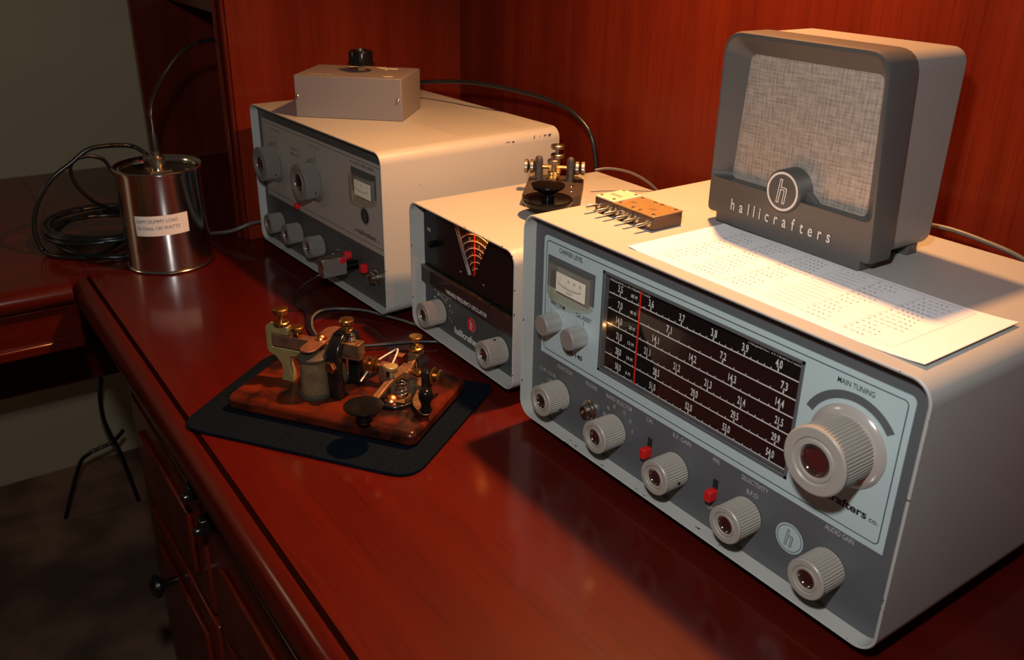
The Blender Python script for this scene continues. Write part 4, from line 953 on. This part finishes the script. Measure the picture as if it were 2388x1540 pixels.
kk = MB().lathe([(.0066, .0238), (.0070, .0250), (.0060, .0290), (.0062, .0320), (.0100, .0340), (.0150, .0356), (.0158, .0366), (.0154, .0374), (.0110, .0378), (0, .0378)], 0, Matrix.Translation((KX - .001, -.0060, 0)), 56).build('key_knob', M['bakelite'], tb, 45)
MB().lathe([(.0050, .0222), (.0056, .0228), (.0056, .0240)], 0, Matrix.Translation((KX - .001, -.0060, 0)), 30).build('knob_washer', M['nickel'], kk)
k = MB().cyl((.1185, .067, .0335), (.1500, .067, .0335), .0022, 0, 20).lathe([(.0022, 0), (.0036, .004), (.0036, .0080)], 0, axm((1, 0, 0), (.1400, .067, .0335)), 24)
k.build('axle', M['brass'], tb, 35)
k = MB().box(.1095, .1175, .0625, .0715, .0190, .0372).build('left_trunnion', M['brown_metal'], tb, 30, bevel=.0020)
k = MB().box(.1495, .1570, .0630, .0710, .0190, .0375).build('right_trunnion', M['black_enamel'], tb, 30, bevel=.0018)
def hthumb(x, s_, parts, nm):
    t_ = MB()
    for d0, r_, l_ in parts: t_.lathe([(r_ * .8, 0), (r_, .0006), (r_, l_ - .0006), (r_ * .85, l_), (0, l_)], 0, axm((s_, 0, 0), (x + s_ * d0, .067, .0335)), 60, lambda i, j: 1 - .04 * (i % 2) if j in (1, 2) else 1)
    t_.cyl((x, .067, .0335), (x + s_ * (parts[-1][0] + .001), .067, .0335), .0020, 0); t_.build(nm, M['brass'], tb, 30)
hthumb(.1095, -1, ((.0006, .0052, .0022), (.0038, .0062, .0032), (.0098, .0064, .0034)), 'thumb_nut')
hthumb(.1570, 1, ((.0004, .0036, .0010), (.0018, .0072, .0024), (.0076, .0062, .0026)), 'thumb_nut')
thumb([([(.0016, .0360), (.0016, .0470)], 14, 0), ([(.0044, .0462), (.0054, .0467), (.0056, .0492), (.0050, .0498), (0, .0500)], 50, 1)], KX - .0005, .0420, 0, mtn='brass_dull')
thumb([([(.0018, .0220), (.0018, .0560)], 14, 0), ([(.0050, .0445), (.0068, .0452), (.0070, .0470), (.0058, .0478), (.0048, .0474), (.0018, .0470)], 60, 1), ([(.0040, .0540), (.0060, .0547), (.0062, .0570), (.0054, .0577), (0, .0579)], 60, 1)], KX + .0005, .0870, 0)
spring('lever_spring', KX + .0055, .0475, .0215, .0340, .0062, .0042, 4, .00062, 'chrome')
MB().lathe([(.0070, .0193), (.0066, .0205), (.0035, .0235), (0, .0240)], 0, Matrix.Translation((KX - .0005, .0400, 0)), 30).build('anvil', M['copper'], tb, 45)
MB().box(KX - .002, KX + .0145, .0360, .0470, .0196, .0203).box(KX + .0138, KX + .0145, .036, .047, .0203, .0245).build('contact_spring', M['lever'], tb, 30)
# circuit closer: flat curved brass lever with an upright black handle
cl = [(.1400, .0860), (.1450, .0850), (.1500, .0700), (.1560, .0600), (.1575, .0500), (.1600, .0420), (.1720, .0340), (.1745, .0290), (.1735, .0250), (.1700, .0235), (.1655, .0255), (.1560, .0345), (.1510, .0430), (.1490, .0530), (.1470, .0620), (.1420, .0720), (.1385, .0820)]
MB().prism(cl, 'xy', .0200, .0212).build('circuit_closer', M['lever'], tb, 30, bevel=.0003)
MB().lathe([(.0044, .0212), (.0050, .0222), (.0046, .0240), (.0036, .0258), (.0040, .0290), (.0054, .0330), (.0060, .0365), (.0052, .0398), (.0030, .0416), (0, .0422)], 0, Matrix.Translation((.1700, .0290, 0)), 40).build('closer_handle', M['bakelite'], tb, 50)
k = MB().box(.1120, .1215, .0880, .0960, .0330, .0342).box(.1120, .1215, .0950, .0962, .0240, .0342).box(.1205, .1215, .0880, .0960, .0270, .0342).box(.1130, .1200, .0955, .0962, zb_, .0250)
k.build('terminal_clip', M['copper'], tb, 30)
MB().cyl((.1000, .0900, zb_ - .001), (.1000, .0900, .0240), .0022, 0, 14).build('terminal_post', M['dullchrome'], tb)
def P2(x, y, z): return (x, y, z)
MB().tube(spline([(.0960, .0560, .0210), (.0985, .0720, .0290), (.1000, .0850, .0300), (.1060, .0960, .0330), (.1120, .0960, .0370), (.1150, .0880, .0360), (.1150, .0780, .0300), (.1140, .0735, .0260)], 6), .0009, 0, 6).build('hookup_wire', M['wire_white'], tb, 60)
MB().tube(spline([(.0940, .0600, .0200), (.1010, .0900, .0240), (.1000, .1000, .0260), (.0960, .1100, .0240)], 6), .0009, 0, 6).build('hookup_wire', M['cable'], tb, 60)

# cable pair running from the sounder under the radios
cb2 = thing('key_lead', 'glossy black and brown two-core lead curling between the telegraph board and radios', 'cable', (0, 0, 0))
MB().tube(spline([(-.2330, -.0760, .0045), (-.2520, -.0735, .0030), (-.2700, -.0690, .0032), (-.2860, -.0600, .0060), (-.2960, -.0440, .0060), (-.2960, -.0220, .0032), (-.2790, -.0020, .0028), (-.2600, .0070, .0028), (-.2350, .0190, .0028), (-.2180, .0250, .0028), (-.1900, .0400, .0028), (-.15, .09, .0028)], 10), .0015, 0, 8).tube(spline([(-.2330, -.0740, .0070), (-.2520, -.0710, .0052), (-.2700, -.0662, .0055), (-.2840, -.0580, .0085), (-.2930, -.0430, .0085), (-.2930, -.0230, .0055), (-.2770, -.0045, .0050), (-.2590, .0045, .0050), (-.2340, .0160, .0050), (-.2170, .0220, .0050), (-.1890, .0375, .0050), (-.15, .0880, .0050)], 10), .0014, 1, 8).build('lead', [M['cable'], M['cable_grey']], cb2, 60)
cb3 = thing('sounder_lead', 'short black lead running from the wooden board under the middle radio', 'cable', (0, 0, 0))
MB().tube(spline([(-.2010, -.0550, .0060), (-.1950, -.0400, .0050), (-.1850, -.0150, .0050), (-.1780, .0020, .0050), (-.1700, .0180, .0045), (-.1600, .0350, .0040), (-.1450, .0700, .0040)], 8), .0021, 0, 8).build('lead', [M['cable']], cb3, 60)

# ================================================================== dummy load can
can = thing('dummy_load_can', 'shiny tin paint can labelled as a dummy load, left of the radios', 'can', (-.5525, -.1246, 0))
MB().lathe([(.0470, .0003), (.0495, .0006), (.0505, .0016), (.0498, .0030), (.0485, .0036), (.0485, .1130), (.0500, .1160), (.0502, .1180), (.0490, .1193), (.0475, .1190), (.0450, .1165), (.0425, .1168), (.0415, .1150), (.0410, .1120), (0, .1120)], 0, None, 96).build('can_body', M['steel'], can, 40)
MB().lathe([(.0408, .1122), (.0380, .1135), (.0360, .1124), (0, .1124)], 0, None, 64).build('can_lid', M['darkmetal'], can, 40)
sk = MB()
for a in (66.0,):
    sk.add([(.0488 * math.cos(R(a + d)), .0488 * math.sin(R(a + d)), z_) for z_ in (.004, .034) for d in (-3, 3)], [(0, 1, 3, 2)])
sk.build('seam_reflection', M['copper'], can, 0)  # side seam strip; its copper colour paints a reflection on the tin
lb = MB(); n_ = 24; a0, a1 = -56.2, 16.0; rr = .0488
vs = []
for i in range(n_ + 1):
    u = i / n_; a = R(a0 + (a1 - a0) * u); dz_ = .0025 * u
    vs += [(rr * math.cos(a), rr * math.sin(a), .0463 + dz_), (rr * math.cos(a), rr * math.sin(a), .0700 + dz_)]
lb.add(vs, [(2 * i, 2 * i + 2, 2 * i + 3, 2 * i + 1) for i in range(n_)])
lab = lb.build('sticker', M['label'], can, 60)
def cyl_text(mb, s_, d0, d1, zc, h, m=0, slope=.0025 / 72.2):
    v_, f_, a_, b_x = glyphs(s_, .0)
    out = []
    for u, vv in v_:
        d = d0 + (u - a_) / (b_x - a_) * (d1 - d0); out.append(((rr + .0002) * math.cos(R(d)), (rr + .0002) * math.sin(R(d)), zc + slope * (d + 56) + vv * h))
    mb.add(out, f_, m)
k = MB(); cyl_text(k, 'N4MY DUMMY LOAD', -53.5, 1.8, .0618, .0040); cyl_text(k, '50 Ohms 130 WATTS', -53.5, 3.6, .0538, .0040)
k.build('sticker_lettering', M['ink'], lab, 0)
cn = MB().box(-.0125, .0125, -.0125, .0125, .1124, .1138).lathe([(.0078, .1138), (.0078, .1175)], 0, None, 24)
cn.build('socket_flange', M['nickel'], can, 30)
rg = thing('coax_cable', 'black coax cable with a nickel connector, rising from the can to the hutch', 'cable', (-.5525, -.1246, 0))
MB().lathe([(.0092, .1178), (.0094, .1190), (.0094, .1270), (.0078, .1285), (.0055, .1290), (.0055, .1345)], 0, None, 40, lambda i, j: 1 - .05 * (i % 2) if j in (1, 2) else 1).build('connector', M['nickel'], rg, 30)
MB().cyl((-.011, -.010, .1240), (.006, .006, .1240), .0050, 0, 24).build('connector_arm', M['nickel'], rg, 30)
MB().lathe([(.0040, .1330), (.0040, .1520), (.0030, .1560)], 0, None, 20).build('strain_relief', M['rubber'], rg, 40)
sh = (-.5525, -.1246)
MB().tube(spline([tuple((p[0] - sh[0], p[1] - sh[1], p[2])) for p in ((-.5525, -.1246, .150), (-.5560, -.1230, .164), (-.5600, -.1220, .176), (-.5700, -.1150, .1900), (-.5900, -.0950, .2110), (-.6050, -.0700, .2320), (-.6200, -.0460, .2410), (-.6320, -.0190, .2440), (-.6400, .0150, .2380), (-.6500, .06, .21))], 10), .0023, 0, 10).build('cable_jacket', M['cable'], rg, 60)
# loops at the left
lp_ = thing('looped_cable', 'stiff black cable making two tall loops left of the can', 'cable', (0, 0, 0))
MB().tube(spline([(-.5650, -.1340, .1240), (-.5900, -.1270, .1230), (-.6300, -.1180, .1150), (-.6600, -.1250, .1190), (-.6600, -.1510, .1230), (-.6600, -.1770, .1210), (-.6600, -.1990, .1070), (-.6600, -.2220, .0920), (-.6600, -.2400, .0700), (-.6600, -.2500, .0470), (-.6580, -.2530, .0250), (-.6550, -.2480, .0050), (-.6280, -.2340, .0030), (-.6120, -.2067, .0030), (-.6250, -.1800, .0030), (-.6439, -.1572, .0060), (-.66, -.13, .004)], 8), .0028, 0, 10).build('big_loop', M['cable'], lp_, 60)
MB().tube(spline([(-.6500, -.1400, .0700), (-.6600, -.1530, .0900), (-.6600, -.1610, .1060), (-.6600, -.1760, .1130), (-.6600, -.1930, .1110), (-.6620, -.2000, .1010), (-.6640, -.1980, .0830), (-.6660, -.1870, .0630), (-.6680, -.1710, .0470), (-.675, -.145, .034)], 8), .0023, 0, 10).build('small_loop', M['cable'], lp_, 60)
cc = thing('coiled_cable', 'flat coil of black coax lying on the side desk behind the can', 'cable', (-.668, -.172, 0))
pts = []
for i in range(44 * 9):
    a = 2 * PI * i / 44; t_ = i / (44 * 9)
    pts.append(((.067 + .009 * math.sin(a * .37 + 1)) * math.cos(a) + .006 * math.sin(t_ * 21), (.063 + .008 * math.sin(a * .29)) * math.sin(a), .0032 + .022 * abs(math.sin(t_ * 9.4)) + .004 * math.sin(a * .5) ** 2))
MB().tube(pts, .0026, 0, 8).build('cable_turns', M['cable'], cc, 60)
gc = thing('ground_cable', 'dark cable sagging from behind the can to the transmitter', 'cable', (0, 0, 0))
MB().tube(spline([(-.6300, -.0700, .0030), (-.6150, -.0560, .0050), (-.5800, -.0400, .0150), (-.5700, -.0160, .0240), (-.5560, .0000, .0290), (-.5520, .0200, .0340), (-.5500, .08, .03)], 8), .0024, 0, 8).build('cable_jacket', M['cable_grey'], gc, 60)
bc_ = thing('antenna_cable', 'black cable arching behind the transmitter from the grey box', 'cable', (tx_, ty_, 0), tth)
MB().tube(spline([(.0700, .1650, .1990), (.1000, .1880, .2030), (.1400, .2000, .2080), (.1850, .2080, .2110), (.2420, .2250, .2080), (.2900, .2380, .2010), (.3200, .2450, .1880), (.3380, .2480, .1680), (.3450, .2500, .1300), (.35, .25, .08)], 8), .0026, 0, 10).build('cable_jacket', M['cable'], bc_, 60)
uc = thing('hanging_cable', 'thin black cables hanging under the side desk by the cabinet', 'cable', (0, 0, 0))
MB().tube(spline([(-1.18, -.12, -.30), (-1.20, -.130, -.438), (-1.20, -.138, -.474), (-1.20, -.140, -.521), (-1.20, -.134, -.562), (-1.20, -.120, -.620), (-1.22, -.10, -.750)], 8), .0042, 0, 8).tube(spline([(-1.19, -.110, -.560), (-1.20, -.130, -.584), (-1.20, -.155, -.590), (-1.20, -.180, -.597), (-1.21, -.200, -.625), (-1.24, -.24, -.750)], 8), .0042, 0, 8).build('cable_jacket', M['cable'], uc, 60)
